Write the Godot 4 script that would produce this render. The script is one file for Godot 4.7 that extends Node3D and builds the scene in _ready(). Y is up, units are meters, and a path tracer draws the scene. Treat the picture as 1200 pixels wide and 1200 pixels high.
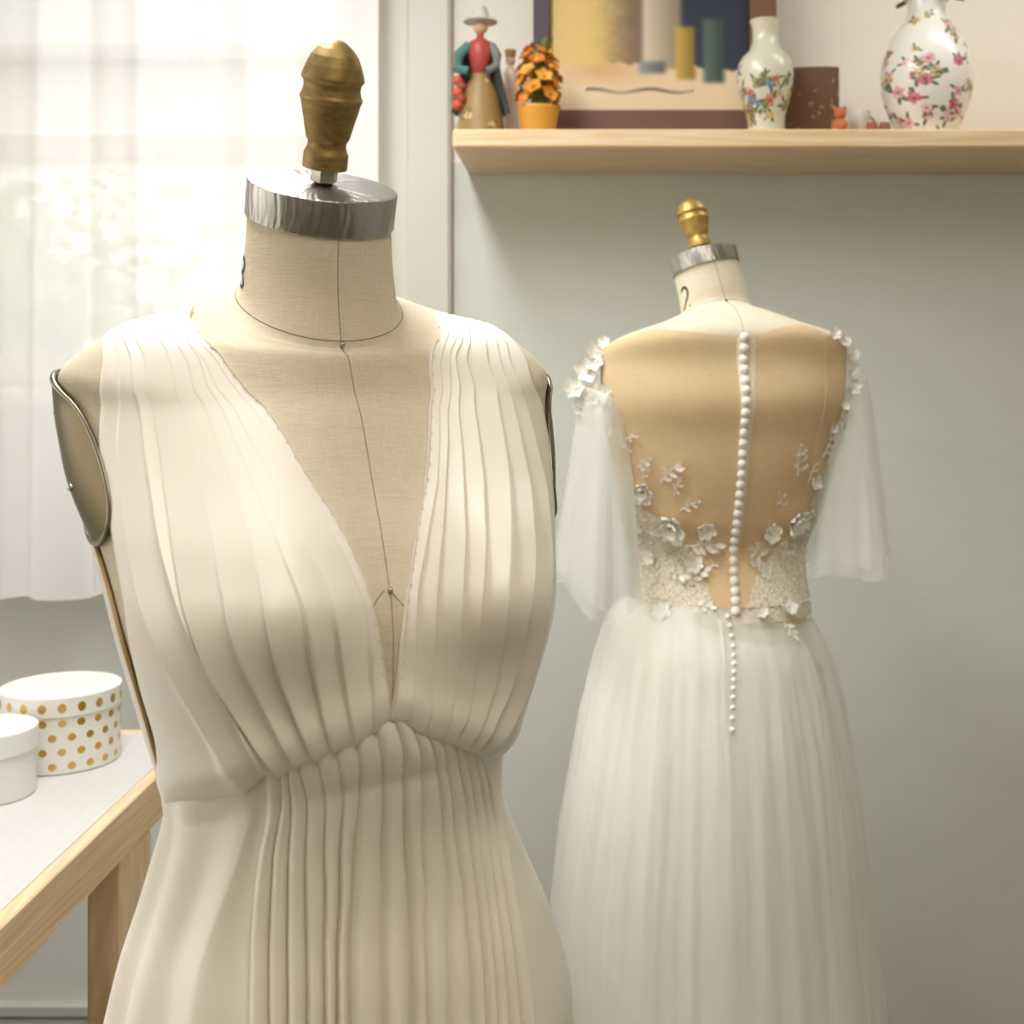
extends Node3D
# A sewing room: two dressed dress forms, a work table with round boxes, a wall shelf with ornaments, a curtained window.

const COOL := Color(0.98, 0.985, 1.0)   # colours of the lamps
const WARM := Color(1.0, 0.96, 0.9)
const EYE := 1.53                      # camera height
var M := {}                            # materials
var names := {}
var rng := RandomNumberGenerator.new()


# ------------------------------------------------------------------ a body as a stack of rings
class Stack:
	var rows: Array = []               # y, z, half width, front depth, back depth, squareness, pitch, x, roll
	var bust: Array = []               # x, y, height, spread x, spread up, spread down

	func add(y: float, z: float, a: float, f: float, b: float, n: float, pitch := 0.0, x := 0.0, roll := 0.0) -> void:
		rows.append(PackedFloat32Array([y, z, a, f, b, n, pitch, x, roll]))

	func ring(v: float) -> PackedFloat32Array:
		var k := rows.size()
		var i := clampi(int(floor(v)), 0, k - 2)
		var t := v - i
		var p0: PackedFloat32Array = rows[maxi(i - 1, 0)]
		var p1: PackedFloat32Array = rows[i]
		var p2: PackedFloat32Array = rows[i + 1]
		var p3: PackedFloat32Array = rows[mini(i + 2, k - 1)]
		var c := PackedFloat32Array()
		c.resize(9)
		for j in 9:
			c[j] = 0.5 * (2.0 * p1[j] + (p2[j] - p0[j]) * t + (2.0 * p0[j] - 5.0 * p1[j] + 4.0 * p2[j] - p3[j]) * t * t + (3.0 * p1[j] - p0[j] - 3.0 * p2[j] + p3[j]) * t * t * t)
		return c

	func on(c: PackedFloat32Array, phi: float) -> Vector3:
		var s := sin(phi)
		var co := cos(phi)
		var e := 2.0 / c[5]
		var xr := c[2] * signf(s) * pow(absf(s), e)
		var z := (c[3] if co >= 0.0 else c[4]) * signf(co) * pow(absf(co), e)
		var t := deg_to_rad(c[6])
		var p := Vector3(c[7] + xr, c[0] - z * sin(t) + xr * c[8], c[1] + z * cos(t))
		if bust.size() and co > 0.0:
			var dy: float = p.y - bust[1]
			var sy: float = bust[4] if dy > 0.0 else bust[5]
			var g := clampf(co * 1.6, 0.0, 1.0) * exp(-(dy / sy) * (dy / sy))
			for side in [-1.0, 1.0]:
				var dx: float = (p.x - side * bust[0]) / bust[3]
				p.z += bust[2] * g * exp(-dx * dx)
		return p

	func at(phi: float, v: float) -> Vector3:
		return on(ring(v), phi)

	func normal(phi: float, v: float) -> Vector3:
		var a := at(phi + 0.02, v) - at(phi - 0.02, v)
		var b := at(phi, v + 0.06) - at(phi, v - 0.06)
		var n := a.cross(b)
		if rows[0][0] > rows[rows.size() - 1][0]:
			n = -n
		return n.normalized()

	func lifted(phi: float, v: float, h: float) -> Vector3:
		return at(phi, v) + normal(phi, v) * h


# ------------------------------------------------------------------ helpers: meshes
func grid(rows: Array, closed := false, flip := false, us := 1.0, vs := 1.0, vlist := PackedFloat32Array()) -> ArrayMesh:
	var n: int = rows[0].size()
	var m := rows.size()
	var pos := PackedVector3Array()
	var nor := PackedVector3Array()
	var uv := PackedVector2Array()
	var idx := PackedInt32Array()
	for i in m:
		pos.append_array(rows[i])
		for j in n:
			uv.append(Vector2(us * j / (n - 1.0), vlist[i] if vlist.size() else vs * (1.0 - i / (m - 1.0))))
	nor.resize(pos.size())
	for i in m - 1:
		for j in n - 1:
			var a := i * n + j
			var c := a + n
			for tri in [[a, a + 1, c], [a + 1, c + 1, c]]:
				var f := (pos[tri[1]] - pos[tri[0]]).cross(pos[tri[2]] - pos[tri[0]])
				for k in tri:
					nor[k] += f
				if flip:
					idx.append_array(PackedInt32Array([tri[0], tri[1], tri[2]]))
				else:
					idx.append_array(PackedInt32Array([tri[0], tri[2], tri[1]]))
	if closed:
		for i in m:
			var s := nor[i * n] + nor[i * n + n - 1]
			nor[i * n] = s
			nor[i * n + n - 1] = s
	for k in nor.size():
		nor[k] = nor[k].normalized() * (-1.0 if flip else 1.0)
		if nor[k] == Vector3.ZERO:
			nor[k] = Vector3.UP
	return arrays(pos, nor, uv, idx)


func arrays(pos: PackedVector3Array, nor: PackedVector3Array, uv: PackedVector2Array, idx: PackedInt32Array) -> ArrayMesh:
	var a := []
	a.resize(Mesh.ARRAY_MAX)
	a[Mesh.ARRAY_VERTEX] = pos
	a[Mesh.ARRAY_NORMAL] = nor
	a[Mesh.ARRAY_TEX_UV] = uv
	a[Mesh.ARRAY_INDEX] = idx
	var me := ArrayMesh.new()
	me.add_surface_from_arrays(Mesh.PRIMITIVE_TRIANGLES, a)
	return me


func lathe(profile: Array, seg := 48, us := 1.0) -> ArrayMesh:
	# profile: Vector2(radius, y) from bottom to top; sharp corners come from doubled points close together
	var rows := []
	for p in profile:
		var r := PackedVector3Array()
		for j in seg + 1:
			var t := TAU * j / seg
			r.append(Vector3(p.x * sin(t), p.y, p.x * cos(t)))
		rows.append(r)
	var run := PackedFloat32Array([0.0])
	for i in range(1, profile.size()):
		run.append(run[i - 1] + profile[i].distance_to(profile[i - 1]))
	var vl := PackedFloat32Array()
	for i in run.size():
		vl.append(1.0 - run[i] / maxf(run[run.size() - 1], 0.0001))
	return grid(rows, true, false, us, 1.0, vl)


func soft(profile: Array, bevel := 0.0008) -> Array:
	# the corners of a lathe profile, each split in two so that its edge catches light
	var out := [profile[0]]
	for i in range(1, profile.size() - 1):
		var a: Vector2 = profile[i - 1]
		var b: Vector2 = profile[i]
		var c: Vector2 = profile[i + 1]
		out.append(b + (a - b).normalized() * minf(bevel, a.distance_to(b) * 0.4))
		out.append(b + (c - b).normalized() * minf(bevel, c.distance_to(b) * 0.4))
	out.append(profile[-1])
	return out


func box(size: Vector3, bevel := 0.003, at := Vector3.ZERO) -> ArrayMesh:
	var st := SurfaceTool.new()
	st.begin(Mesh.PRIMITIVE_TRIANGLES)
	put_box(st, size, bevel, at)
	return st.commit()


func put_box(st: SurfaceTool, size: Vector3, bevel := 0.003, at := Vector3.ZERO, turn := Basis.IDENTITY) -> void:
	var h := size * 0.5
	var b := minf(bevel, minf(h.x, minf(h.y, h.z)) * 0.9)
	var faces := []
	for ax in 3:
		for s in [-1.0, 1.0]:
			var u := (ax + 1) % 3
			var w := (ax + 2) % 3
			var q := []
			for k in [[-1, -1], [1, -1], [1, 1], [-1, 1]]:
				var p := Vector3.ZERO
				p[ax] = s * h[ax]
				p[u] = k[0] * (h[u] - b)
				p[w] = k[1] * (h[w] - b)
				q.append(p)
			var n := Vector3.ZERO
			n[ax] = s
			faces.append([q, n])
	for ax in 3:                          # chamfers along each axis
		var u := (ax + 1) % 3
		var w := (ax + 2) % 3
		for su in [-1.0, 1.0]:
			for sw in [-1.0, 1.0]:
				var q := []
				for k in [[-1, 0], [1, 0], [1, 1], [-1, 1]]:
					var p := Vector3.ZERO
					p[ax] = k[0] * (h[ax] - b)
					p[u] = su * (h[u] - (b if k[1] else 0.0))
					p[w] = sw * (h[w] - (0.0 if k[1] else b))
					q.append(p)
				var n := Vector3.ZERO
				n[u] = su
				n[w] = sw
				faces.append([q, n.normalized()])
	for sx in [-1.0, 1.0]:
		for sy in [-1.0, 1.0]:
			for sz in [-1.0, 1.0]:
				var s := Vector3(sx, sy, sz)
				var q := []
				for ax in 3:
					var p := s * h - s * b
					p[ax] = s[ax] * h[ax]
					q.append(p)
				faces.append([q, s.normalized()])
	for f in faces:
		var q: Array = f[0]
		var n: Vector3 = f[1]
		if ((q[1] - q[0]).cross(q[2] - q[0])).dot(n) > 0.0:
			q.reverse()
		for k in range(1, q.size() - 1):
			for p in [q[0], q[k], q[k + 1]]:
				st.set_normal(turn * n)
				st.set_uv(Vector2(p.x + p.z, p.y))
				st.add_vertex(turn * p + at)


func put_tube(st: SurfaceTool, pts: Array, radius: float, seg := 6, taper := 1.0) -> void:
	var rings := []
	for i in pts.size():
		var d: Vector3 = (pts[mini(i + 1, pts.size() - 1)] - pts[maxi(i - 1, 0)]).normalized()
		var side := d.cross(Vector3.UP if absf(d.y) < 0.9 else Vector3.RIGHT).normalized()
		var up := side.cross(d).normalized()
		var r: float = radius * lerpf(1.0, taper, i / maxf(1.0, pts.size() - 1.0))
		var ring := []
		for j in seg:
			var t := TAU * j / seg
			var n := side * cos(t) + up * sin(t)
			ring.append([pts[i] + n * r, n])
		rings.append(ring)
	for i in pts.size() - 1:
		for j in seg:
			var k := (j + 1) % seg
			for q in [rings[i][j], rings[i][k], rings[i + 1][j], rings[i][k], rings[i + 1][k], rings[i + 1][j]]:
				st.set_normal(q[1])
				st.set_uv(Vector2.ZERO)
				st.add_vertex(q[0])


func tube(pts: Array, radius: float, seg := 6, taper := 1.0) -> ArrayMesh:
	var st := SurfaceTool.new()
	st.begin(Mesh.PRIMITIVE_TRIANGLES)
	put_tube(st, pts, radius, seg, taper)
	return st.commit()


func ball(r: float, seg := 12, rings := 8) -> SphereMesh:
	var s := SphereMesh.new()
	s.radius = r
	s.height = r * 2.0
	s.radial_segments = seg
	s.rings = rings
	return s


# ------------------------------------------------------------------ helpers: nodes
func numbered(called: String) -> String:
	var n: int = names.get(called, 0)
	names[called] = n + 1
	return called if n == 0 else "%s_%03d" % [called, n]


func thing(called: String, label: String, category: String, at := Vector3.ZERO, turn := 0.0, group := "") -> Node3D:
	var o := Node3D.new()
	o.name = numbered(called)
	add_child(o, true)
	o.position = at
	o.rotation.y = turn
	tag(o, label, category, group)
	return o


func tag(o: Node3D, label: String, category: String, group := "") -> void:
	o.set_meta("label", label)
	o.set_meta("category", category)
	if group:
		o.set_meta("group", group)


func part(called: String, mesh: Mesh, mat: Material, parent: Node3D, at := Vector3.ZERO, basis := Basis.IDENTITY) -> MeshInstance3D:
	var o := MeshInstance3D.new()
	o.name = called
	o.mesh = mesh
	o.material_override = mat
	o.transform = Transform3D(basis, at)
	o.cast_shadow = GeometryInstance3D.SHADOW_CASTING_SETTING_ON
	parent.add_child(o, true)
	return o


func struct(called: String, mesh: Mesh, mat: Material, at := Vector3.ZERO) -> MeshInstance3D:
	var o := part(called, mesh, mat, self, at)
	o.set_meta("kind", "structure")
	return o


func sroot(called: String) -> Node3D:
	var o := Node3D.new()
	o.name = called
	o.set_meta("kind", "structure")
	add_child(o, true)
	return o


# ------------------------------------------------------------------ materials
func mat(color: Color, rough := 0.6, metal := 0.0) -> StandardMaterial3D:
	var m := StandardMaterial3D.new()
	m.albedo_color = color
	m.roughness = rough
	m.metallic = metal
	return m


func srgb(r: int, g: int, b: int) -> Color:
	return Color(r / 255.0, g / 255.0, b / 255.0)


func noise_image(size: int, freq: Vector2, octaves: int, seed_: int, low: Color, high: Color, sharp := 1.0) -> ImageTexture:
	var n := FastNoiseLite.new()
	n.seed = seed_
	n.noise_type = FastNoiseLite.TYPE_SIMPLEX_SMOOTH
	n.frequency = 1.0
	n.fractal_octaves = octaves
	var im := Image.create(size, size, false, Image.FORMAT_RGB8)
	var rx := freq.x / TAU
	var ry := freq.y / TAU
	for y in size:
		for x in size:            # on two circles, so that the picture repeats without a seam
			var a := TAU * x / size
			var b := TAU * y / size
			var v := n.get_noise_3d(cos(a) * rx + 31.7 * ry * sin(b) * 0.06, sin(a) * rx + cos(b) * ry, sin(b) * ry)
			v = clampf(0.5 + v * sharp, 0.0, 1.0)
			im.set_pixel(x, y, low.lerp(high, v))
	return ImageTexture.create_from_image(im)


func linen_image(height: bool) -> ImageTexture:
	var size := 512
	var im := Image.create(size, size, false, Image.FORMAT_RGB8)
	var r := RandomNumberGenerator.new()
	r.seed = 5
	im.fill(Color(0.5, 0.5, 0.5) if height else Color(0.955, 0.955, 0.955))
	for k in 9000:                # slubs: short threads, more across than down
		var across := r.randf() < 0.72
		var l := r.randi_range(8, 60)
		var x := r.randi_range(0, size - 1)
		var y := r.randi_range(0, size - 1)
		var d := r.randf_range(-1.0, 1.0)
		var c := Color(0.5, 0.5, 0.5).lerp(Color.WHITE if d > 0.0 else Color.BLACK, absf(d) * 0.7) if height else Color(0.95 + 0.05 * d, 0.945 + 0.055 * d, 0.94 + 0.06 * d)
		for i in l:
			im.set_pixel((x + (i if across else 0)) % size, (y + (0 if across else i)) % size, c)
	return ImageTexture.create_from_image(im)


func triplanar(m: StandardMaterial3D, scale_: Vector3) -> StandardMaterial3D:
	m.uv1_triplanar = true
	m.uv1_scale = scale_
	m.uv1_triplanar_sharpness = 4.0
	return m


func make_materials() -> void:
	var linen := linen_image(false)
	var linen_h := linen_image(true)
	M.linen = triplanar(mat(srgb(224, 211, 184), 0.9), Vector3.ONE * 7.0)
	M.linen.albedo_texture = linen
	M.linen.heightmap_enabled = true
	M.linen.heightmap_texture = linen_h
	M.linen.heightmap_scale = 0.03
	M.linen_pale = triplanar(mat(srgb(236, 225, 199), 0.9), Vector3.ONE * 7.0)
	M.linen_pale.albedo_texture = linen
	M.nude = triplanar(mat(srgb(228, 200, 156), 0.85), Vector3.ONE * 9.0)
	M.nude.albedo_texture = linen
	M.placket = mat(srgb(236, 220, 190), 0.7)
	M.satin = mat(srgb(243, 235, 221), 0.38)
	M.satin.rim_enabled = true
	M.satin.rim = 0.2
	M.satin.rim_tint = 0.4
	M.satin_edge = mat(srgb(192, 160, 104), 0.5)
	M.thread = mat(srgb(112, 98, 76), 0.9)
	M.stitch = mat(srgb(222, 208, 180), 0.7)
	M.ink = mat(srgb(40, 44, 46), 0.7)
	M.steel = mat(srgb(172, 168, 160), 0.32, 1.0)
	M.steel.normal_enabled = true
	var brushed := noise_image(256, Vector2(60, 2), 2, 3, Color.BLACK, Color.WHITE, 0.8).get_image()
	brushed.bump_map_to_normal_map(1.5)
	M.steel.normal_texture = ImageTexture.create_from_image(brushed)
	M.steel.normal_scale = 0.35
	M.nut = mat(srgb(190, 184, 172), 0.25, 1.0)
	M.brass = triplanar(mat(Color.WHITE, 0.54, 0.9), Vector3.ONE * 11.0)
	M.brass.albedo_texture = noise_image(256, Vector2(9, 9), 5, 8, srgb(134, 112, 68), srgb(168, 143, 94), 0.7)
	M.brass_matt = triplanar(mat(Color.WHITE, 0.45, 0.85), Vector3.ONE * 14.0)
	M.brass_matt.albedo_texture = noise_image(128, Vector2(5, 5), 4, 9, srgb(178, 142, 76), srgb(206, 172, 104), 0.9)
	M.plate = mat(srgb(98, 86, 62), 0.34, 1.0)
	M.plate_rim = mat(srgb(128, 120, 102), 0.34, 1.0)
	M.iron = mat(srgb(60, 60, 60), 0.45, 0.6)
	M.white_cloth = mat(srgb(249, 244, 230), 0.6)
	M.petal = mat(srgb(250, 246, 236), 0.65)
	M.petal.backlight_enabled = true
	M.petal.backlight = Color(0.5, 0.48, 0.44)
	M.leaf_lace = mat(Color(0.97, 0.94, 0.88, 0.7), 0.7)
	M.leaf_lace.transparency = BaseMaterial3D.TRANSPARENCY_ALPHA
	M.pearl = mat(srgb(248, 240, 224), 0.2)
	M.pearl.clearcoat_enabled = true
	M.crystal = mat(srgb(196, 186, 160), 0.15, 0.7)
	M.button = mat(srgb(246, 240, 228), 0.4)
	M.tulle = mat(Color(0.985, 0.978, 0.94, 0.36), 0.9)
	M.net = mat(Color(0.97, 0.965, 0.94, 0.3), 0.9)
	M.net.transparency = BaseMaterial3D.TRANSPARENCY_ALPHA
	M.net.backlight_enabled = true
	M.net.backlight = Color(0.8, 0.8, 0.78)
	M.tulle.transparency = BaseMaterial3D.TRANSPARENCY_ALPHA
	M.tulle.backlight_enabled = true
	M.tulle.backlight = Color(0.4, 0.4, 0.39)
	M.sheer = mat(Color(0.97, 0.96, 0.945, 0.83), 0.9)
	M.sheer.transparency = BaseMaterial3D.TRANSPARENCY_ALPHA
	M.sheer.backlight_enabled = true
	M.sheer.backlight = Color(0.26, 0.255, 0.245)
	M.lace = mat(Color(0.95, 0.91, 0.83, 1.0), 0.75)
	M.lace.transparency = BaseMaterial3D.TRANSPARENCY_ALPHA
	M.lace.albedo_texture = lace_image()
	M.sage = triplanar(mat(Color.WHITE, 0.75), Vector3.ONE * 1.5)
	M.sage.albedo_texture = noise_image(128, Vector2(4, 4), 4, 21, srgb(216, 217, 206), srgb(220, 221, 210), 0.8)
	M.cream = triplanar(mat(Color.WHITE, 0.8), Vector3.ONE * 1.5)
	M.cream.albedo_texture = noise_image(128, Vector2(4, 4), 4, 22, srgb(250, 241, 228), srgb(252, 243, 230), 0.8)
	M.trim = mat(srgb(218, 213, 200), 0.5)
	M.base = mat(srgb(196, 198, 186), 0.5)
	M.ceiling = mat(srgb(240, 236, 226), 0.9)
	M.oak = triplanar(mat(Color.WHITE, 0.5), Vector3(0.7, 9.0, 9.0))
	M.oak.albedo_texture = noise_image(256, Vector2(6, 6), 4, 31, srgb(216, 182, 134), srgb(238, 212, 172), 0.9)
	M.oak_z = M.oak.duplicate()
	M.oak_z.uv1_scale = Vector3(9.0, 9.0, 0.7)
	M.oak_y = M.oak.duplicate()
	M.oak_y.uv1_scale = Vector3(9.0, 0.7, 9.0)
	M.floor = triplanar(mat(Color.WHITE, 0.5), Vector3(9.0, 9.0, 0.7))
	M.floor.albedo_texture = noise_image(256, Vector2(6, 6), 4, 41, srgb(88, 78, 68), srgb(116, 104, 90), 0.9)
	M.glass = mat(Color(1, 1, 1, 0.05), 0.02)
	M.glass.transparency = BaseMaterial3D.TRANSPARENCY_ALPHA


func lace_image() -> ImageTexture:
	# a net with sprays of solid thread on it; the alpha is the thread
	var size := 512
	var im := Image.create(size, size, false, Image.FORMAT_RGBA8)
	var cell := FastNoiseLite.new()
	cell.seed = 12
	cell.noise_type = FastNoiseLite.TYPE_CELLULAR
	cell.cellular_return_type = FastNoiseLite.RETURN_DISTANCE2_SUB
	cell.frequency = 0.045
	var fine := FastNoiseLite.new()
	fine.seed = 3
	fine.frequency = 0.02
	for y in size:
		for x in size:
			var edge := cell.get_noise_2d(x, y) + 1.0
			var solid := smoothstep(-0.25, 0.15, fine.get_noise_2d(x, y))
			var a := 0.34 + 0.5 * solid
			if edge < 0.22:
				a = 0.97
			var w := 0.93 + 0.07 * (1.0 if edge < 0.22 else solid)
			im.set_pixel(x, y, Color(w, w, w, a))
	return ImageTexture.create_from_image(im)


# ------------------------------------------------------------------ set-up
func _ready() -> void:
	rng.seed = 77
	# camera: level, with a shifted lens
	var cam := Camera3D.new()
	cam.name = "camera"
	add_child(cam)
	cam.position = Vector3(0, EYE, 0)
	var at := CameraAttributesPhysical.new()
	at.frustum_focal_length = 35.0
	at.frustum_focus_distance = 1.15
	at.frustum_near = 0.05
	at.frustum_far = 200.0
	at.exposure_aperture = 6.8
	cam.attributes = at
	cam.projection = Camera3D.PROJECTION_FRUSTUM
	cam.near = 0.05
	cam.far = 200.0
	cam.size = 0.05 * 0.8
	cam.frustum_offset = Vector2(-0.05 * 80.0 / 1500.0, -0.05 * 170.0 / 1500.0)
	cam.current = true
	# daylight outside
	var env := Environment.new()
	var sky := Sky.new()
	var sm := ProceduralSkyMaterial.new()
	sm.sky_top_color = srgb(228, 230, 232)
	sm.sky_horizon_color = srgb(244, 240, 236)
	sm.ground_horizon_color = srgb(200, 200, 190)
	sm.ground_bottom_color = srgb(150, 150, 140)
	sm.sky_energy_multiplier = 1.0
	sky.sky_material = sm
	env.sky = sky
	env.background_mode = Environment.BG_SKY
	env.background_energy_multiplier = 4.6
	env.tonemap_mode = Environment.TONE_MAPPER_LINEAR
	env.tonemap_exposure = 0.98
	env.sdfgi_enabled = true
	env.ssao_enabled = true
	env.ssil_enabled = true
	var we := WorldEnvironment.new()
	we.name = "world"
	we.environment = env
	add_child(we)
	make_materials()
	# ceiling panels: the room's light
	pendant(Vector3(-0.5, 2.72, -1.35), Vector2(0.24, 1.5), 3.4, COOL)
	ceiling_light(Vector3(1.15, 2.8, -2.2), Vector2(0.9, 0.2), 0.55, COOL, "narrow white ceiling panel above the shelf side of the room")
	ceiling_light(Vector3(0.35, 2.8, 0.25), Vector2(0.6, 1.2), 1.5, WARM, "warm white ceiling panel at the front of the room")
	room()
	outside()
	curtain()
	shelf()
	table()
	front_form()
	front_gown()
	back_form()
	back_gown()


func pendant(p: Vector3, size: Vector2, energy: float, tone: Color) -> void:
	var t := thing("pendant_lamp", "long white linear lamp close under the ceiling over the two dress forms", "lamp", p)
	var st := SurfaceTool.new()
	st.begin(Mesh.PRIMITIVE_TRIANGLES)
	for s in [-1.0, 1.0]:
		put_box(st, Vector3(0.012, 0.07, size.y + 0.024), 0.003, Vector3(s * (size.x * 0.5 + 0.006), 0.02, 0))
		put_box(st, Vector3(size.x, 0.07, 0.012), 0.003, Vector3(0, 0.02, s * (size.y * 0.5 + 0.006)))
	put_box(st, Vector3(size.x, 0.01, size.y), 0.002, Vector3(0, 0.05, 0))
	part("housing", st.commit(), M.trim, t)
	for z in [-0.6, 0.6]:
		part("cable", tube([Vector3(0, 0.055, z), Vector3(0, 0.08, z)], 0.002, 6), M.iron, t)
	panel_glow(t, size, energy, 0.0, tone)


func panel_glow(t: Node3D, size: Vector2, energy: float, y: float, tone: Color) -> void:
	var glow := mat(srgb(250, 246, 236), 0.6)
	glow.emission_enabled = true
	glow.emission = tone
	glow.emission_energy_multiplier = 1.5
	part("diffuser", box(Vector3(size.x, 0.01, size.y), 0.002, Vector3(0, y, 0)), glow, t)
	var l := AreaLight3D.new()
	l.name = "panel_light"
	l.area_size = size
	l.light_energy = energy
	l.light_color = tone
	l.area_range = 12.0
	l.area_attenuation = 2.0
	l.shadow_enabled = true
	l.position = Vector3(0, y - 0.015, 0)
	l.rotation.x = -PI / 2
	t.add_child(l)


func ceiling_light(p: Vector3, size: Vector2, energy: float, tone: Color, label: String) -> void:
	var t := thing("ceiling_light", label, "lamp", p)
	var st := SurfaceTool.new()
	st.begin(Mesh.PRIMITIVE_TRIANGLES)
	for s in [-1.0, 1.0]:
		put_box(st, Vector3(0.03, 0.05, size.y + 0.06), 0.003, Vector3(s * (size.x * 0.5 + 0.015), -0.025, 0))
		put_box(st, Vector3(size.x, 0.05, 0.03), 0.003, Vector3(0, -0.025, s * (size.y * 0.5 + 0.015)))
	part("frame", st.commit(), M.trim, t)
	panel_glow(t, size, energy, -0.03, tone)


# ------------------------------------------------------------------ the room
func room() -> void:
	const X0 := -2.5
	const X1 := 2.3
	const Z0 := -2.85
	const Z1 := 2.4
	const TOP := 2.8
	struct("floor", box(Vector3(X1 - X0 + 0.4, 0.2, Z1 - Z0 + 0.4), 0.0, Vector3((X0 + X1) / 2, -0.1, (Z0 + Z1) / 2)), M.floor)
	struct("ceiling", box(Vector3(X1 - X0 + 0.4, 0.2, Z1 - Z0 + 0.4), 0.0, Vector3((X0 + X1) / 2, TOP + 0.1, (Z0 + Z1) / 2)), M.ceiling)
	# the left wall with its large window
	const A0 := -1.9
	const A1 := 0.5
	const B0 := 0.9
	const B1 := 2.4
	var lw := SurfaceTool.new()
	lw.begin(Mesh.PRIMITIVE_TRIANGLES)
	for q in [[Z0 - 0.2, A0, 0.0, TOP], [A1, Z1 + 0.2, 0.0, TOP], [A0, A1, 0.0, B0], [A0, A1, B1, TOP]]:
		put_box(lw, Vector3(0.2, q[3] - q[2], q[1] - q[0]), 0.0, Vector3(X0 - 0.1, (q[2] + q[3]) / 2, (q[0] + q[1]) / 2))
	struct("wall_left", lw.commit(), M.cream)
	var side := sroot("window_2")
	var sf := SurfaceTool.new()
	sf.begin(Mesh.PRIMITIVE_TRIANGLES)
	for z in [A0 + 0.025, (A0 + A1) / 2, A1 - 0.025]:
		put_box(sf, Vector3(0.1, B1 - B0, 0.05), 0.004, Vector3(X0 - 0.08, (B0 + B1) / 2, z))
	for y in [B0 + 0.025, B1 - 0.025]:
		put_box(sf, Vector3(0.1, 0.05, A1 - A0), 0.004, Vector3(X0 - 0.08, y, (A0 + A1) / 2))
	part("frame", sf.commit(), M.trim, side)
	for z in [A0 * 0.75 + A1 * 0.25, A0 * 0.25 + A1 * 0.75]:
		part("pane", box(Vector3(0.004, B1 - B0 - 0.1, (A1 - A0) / 2 - 0.06), 0.0, Vector3(X0 - 0.08, (B0 + B1) / 2, z)), M.glass, side)
	part("sill", box(Vector3(0.14, 0.03, A1 - A0 + 0.1), 0.006, Vector3(X0 + 0.03, B0 - 0.015, (A0 + A1) / 2)), M.trim, side)
	struct("wall_right", box(Vector3(0.2, TOP, Z1 - Z0 + 0.4), 0.0, Vector3(X1 + 0.1, TOP / 2, (Z0 + Z1) / 2)), M.sage)
	struct("wall_front", box(Vector3(X1 - X0, TOP, 0.2), 0.0, Vector3((X0 + X1) / 2, TOP / 2, Z1 + 0.1)), M.cream)
	# the back wall: sage below, cream above the shelf, with the window opening
	const WL := -1.95
	const WR := -0.475
	const WB := 1.45
	const WT := 2.55
	const TWO := 1.985
	var w := sroot("wall_back")
	var lo := SurfaceTool.new()
	lo.begin(Mesh.PRIMITIVE_TRIANGLES)
	span(lo, X0, X1, 0.0, WB, Z0)
	span(lo, WR, X1, WB, TWO, Z0)
	span(lo, X0, WL, WB, TWO, Z0)
	part("lower_wall", lo.commit(), M.sage, w)
	var hi := SurfaceTool.new()
	hi.begin(Mesh.PRIMITIVE_TRIANGLES)
	span(hi, WR, X1, TWO, TOP, Z0)
	span(hi, X0, WL, TWO, TOP, Z0)
	span(hi, WL, WR, WT, TOP, Z0)
	part("upper_wall", hi.commit(), M.cream, w)
	# baseboard with a moulded top
	var bb := SurfaceTool.new()
	bb.begin(Mesh.PRIMITIVE_TRIANGLES)
	put_box(bb, Vector3(0.25 - X0, 0.085, 0.016), 0.002, Vector3((X0 + 0.25) / 2, 0.0425, Z0 + 0.008))
	put_box(bb, Vector3(0.25 - X0, 0.032, 0.024), 0.006, Vector3((X0 + 0.25) / 2, 0.106, Z0 + 0.012))
	struct("baseboard_back", bb.commit(), M.base)
	# window
	var win := sroot("window_1")
	var fr := SurfaceTool.new()
	fr.begin(Mesh.PRIMITIVE_TRIANGLES)
	var wx := (WL + WR) / 2
	var ww := WR - WL
	for s in [WL + 0.02, WR - 0.02]:
		put_box(fr, Vector3(0.04, WT - WB, 0.16), 0.003, Vector3(s, (WT + WB) / 2, Z0 - 0.1))
	put_box(fr, Vector3(ww, 0.04, 0.16), 0.003, Vector3(wx, WT - 0.02, Z0 - 0.1))
	part("frame", fr.commit(), M.trim, win)
	for sash in [[1.50, 2.06, -0.09], [2.0, WT - 0.04, -0.13]]:
		var s2 := SurfaceTool.new()
		s2.begin(Mesh.PRIMITIVE_TRIANGLES)
		var z: float = Z0 + sash[2]
		for s in [WL + 0.065, WR - 0.065]:
			put_box(s2, Vector3(0.05, sash[1] - sash[0], 0.035), 0.004, Vector3(s, (sash[0] + sash[1]) / 2, z))
		put_box(s2, Vector3(ww - 0.18, 0.06, 0.035), 0.004, Vector3(wx, sash[0] + 0.03, z))
		put_box(s2, Vector3(ww - 0.18, 0.05, 0.035), 0.004, Vector3(wx, sash[1] - 0.025, z))
		part("sash", s2.commit(), M.trim, win)
		part("pane", box(Vector3(ww - 0.16, sash[1] - sash[0] - 0.08, 0.004), 0.0, Vector3(wx, (sash[0] + sash[1]) / 2, z)), M.glass, win)
	part("sill", box(Vector3(ww + 0.16, 0.04, 0.24), 0.008, Vector3(wx, WB + 0.01, Z0 - 0.06)), M.trim, win)
	part("apron", box(Vector3(ww + 0.1, 0.07, 0.02), 0.004, Vector3(wx, WB - 0.045, Z0 + 0.01)), M.trim, win)
	# casing beside the window: a flat board with a raised outer band
	var cs := SurfaceTool.new()
	cs.begin(Mesh.PRIMITIVE_TRIANGLES)
	for s in [WR, WL - 0.19]:
		put_box(cs, Vector3(0.19, WT - WB + 0.1, 0.018), 0.003, Vector3(s + 0.095, (WT + WB) / 2, Z0 + 0.009))
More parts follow.
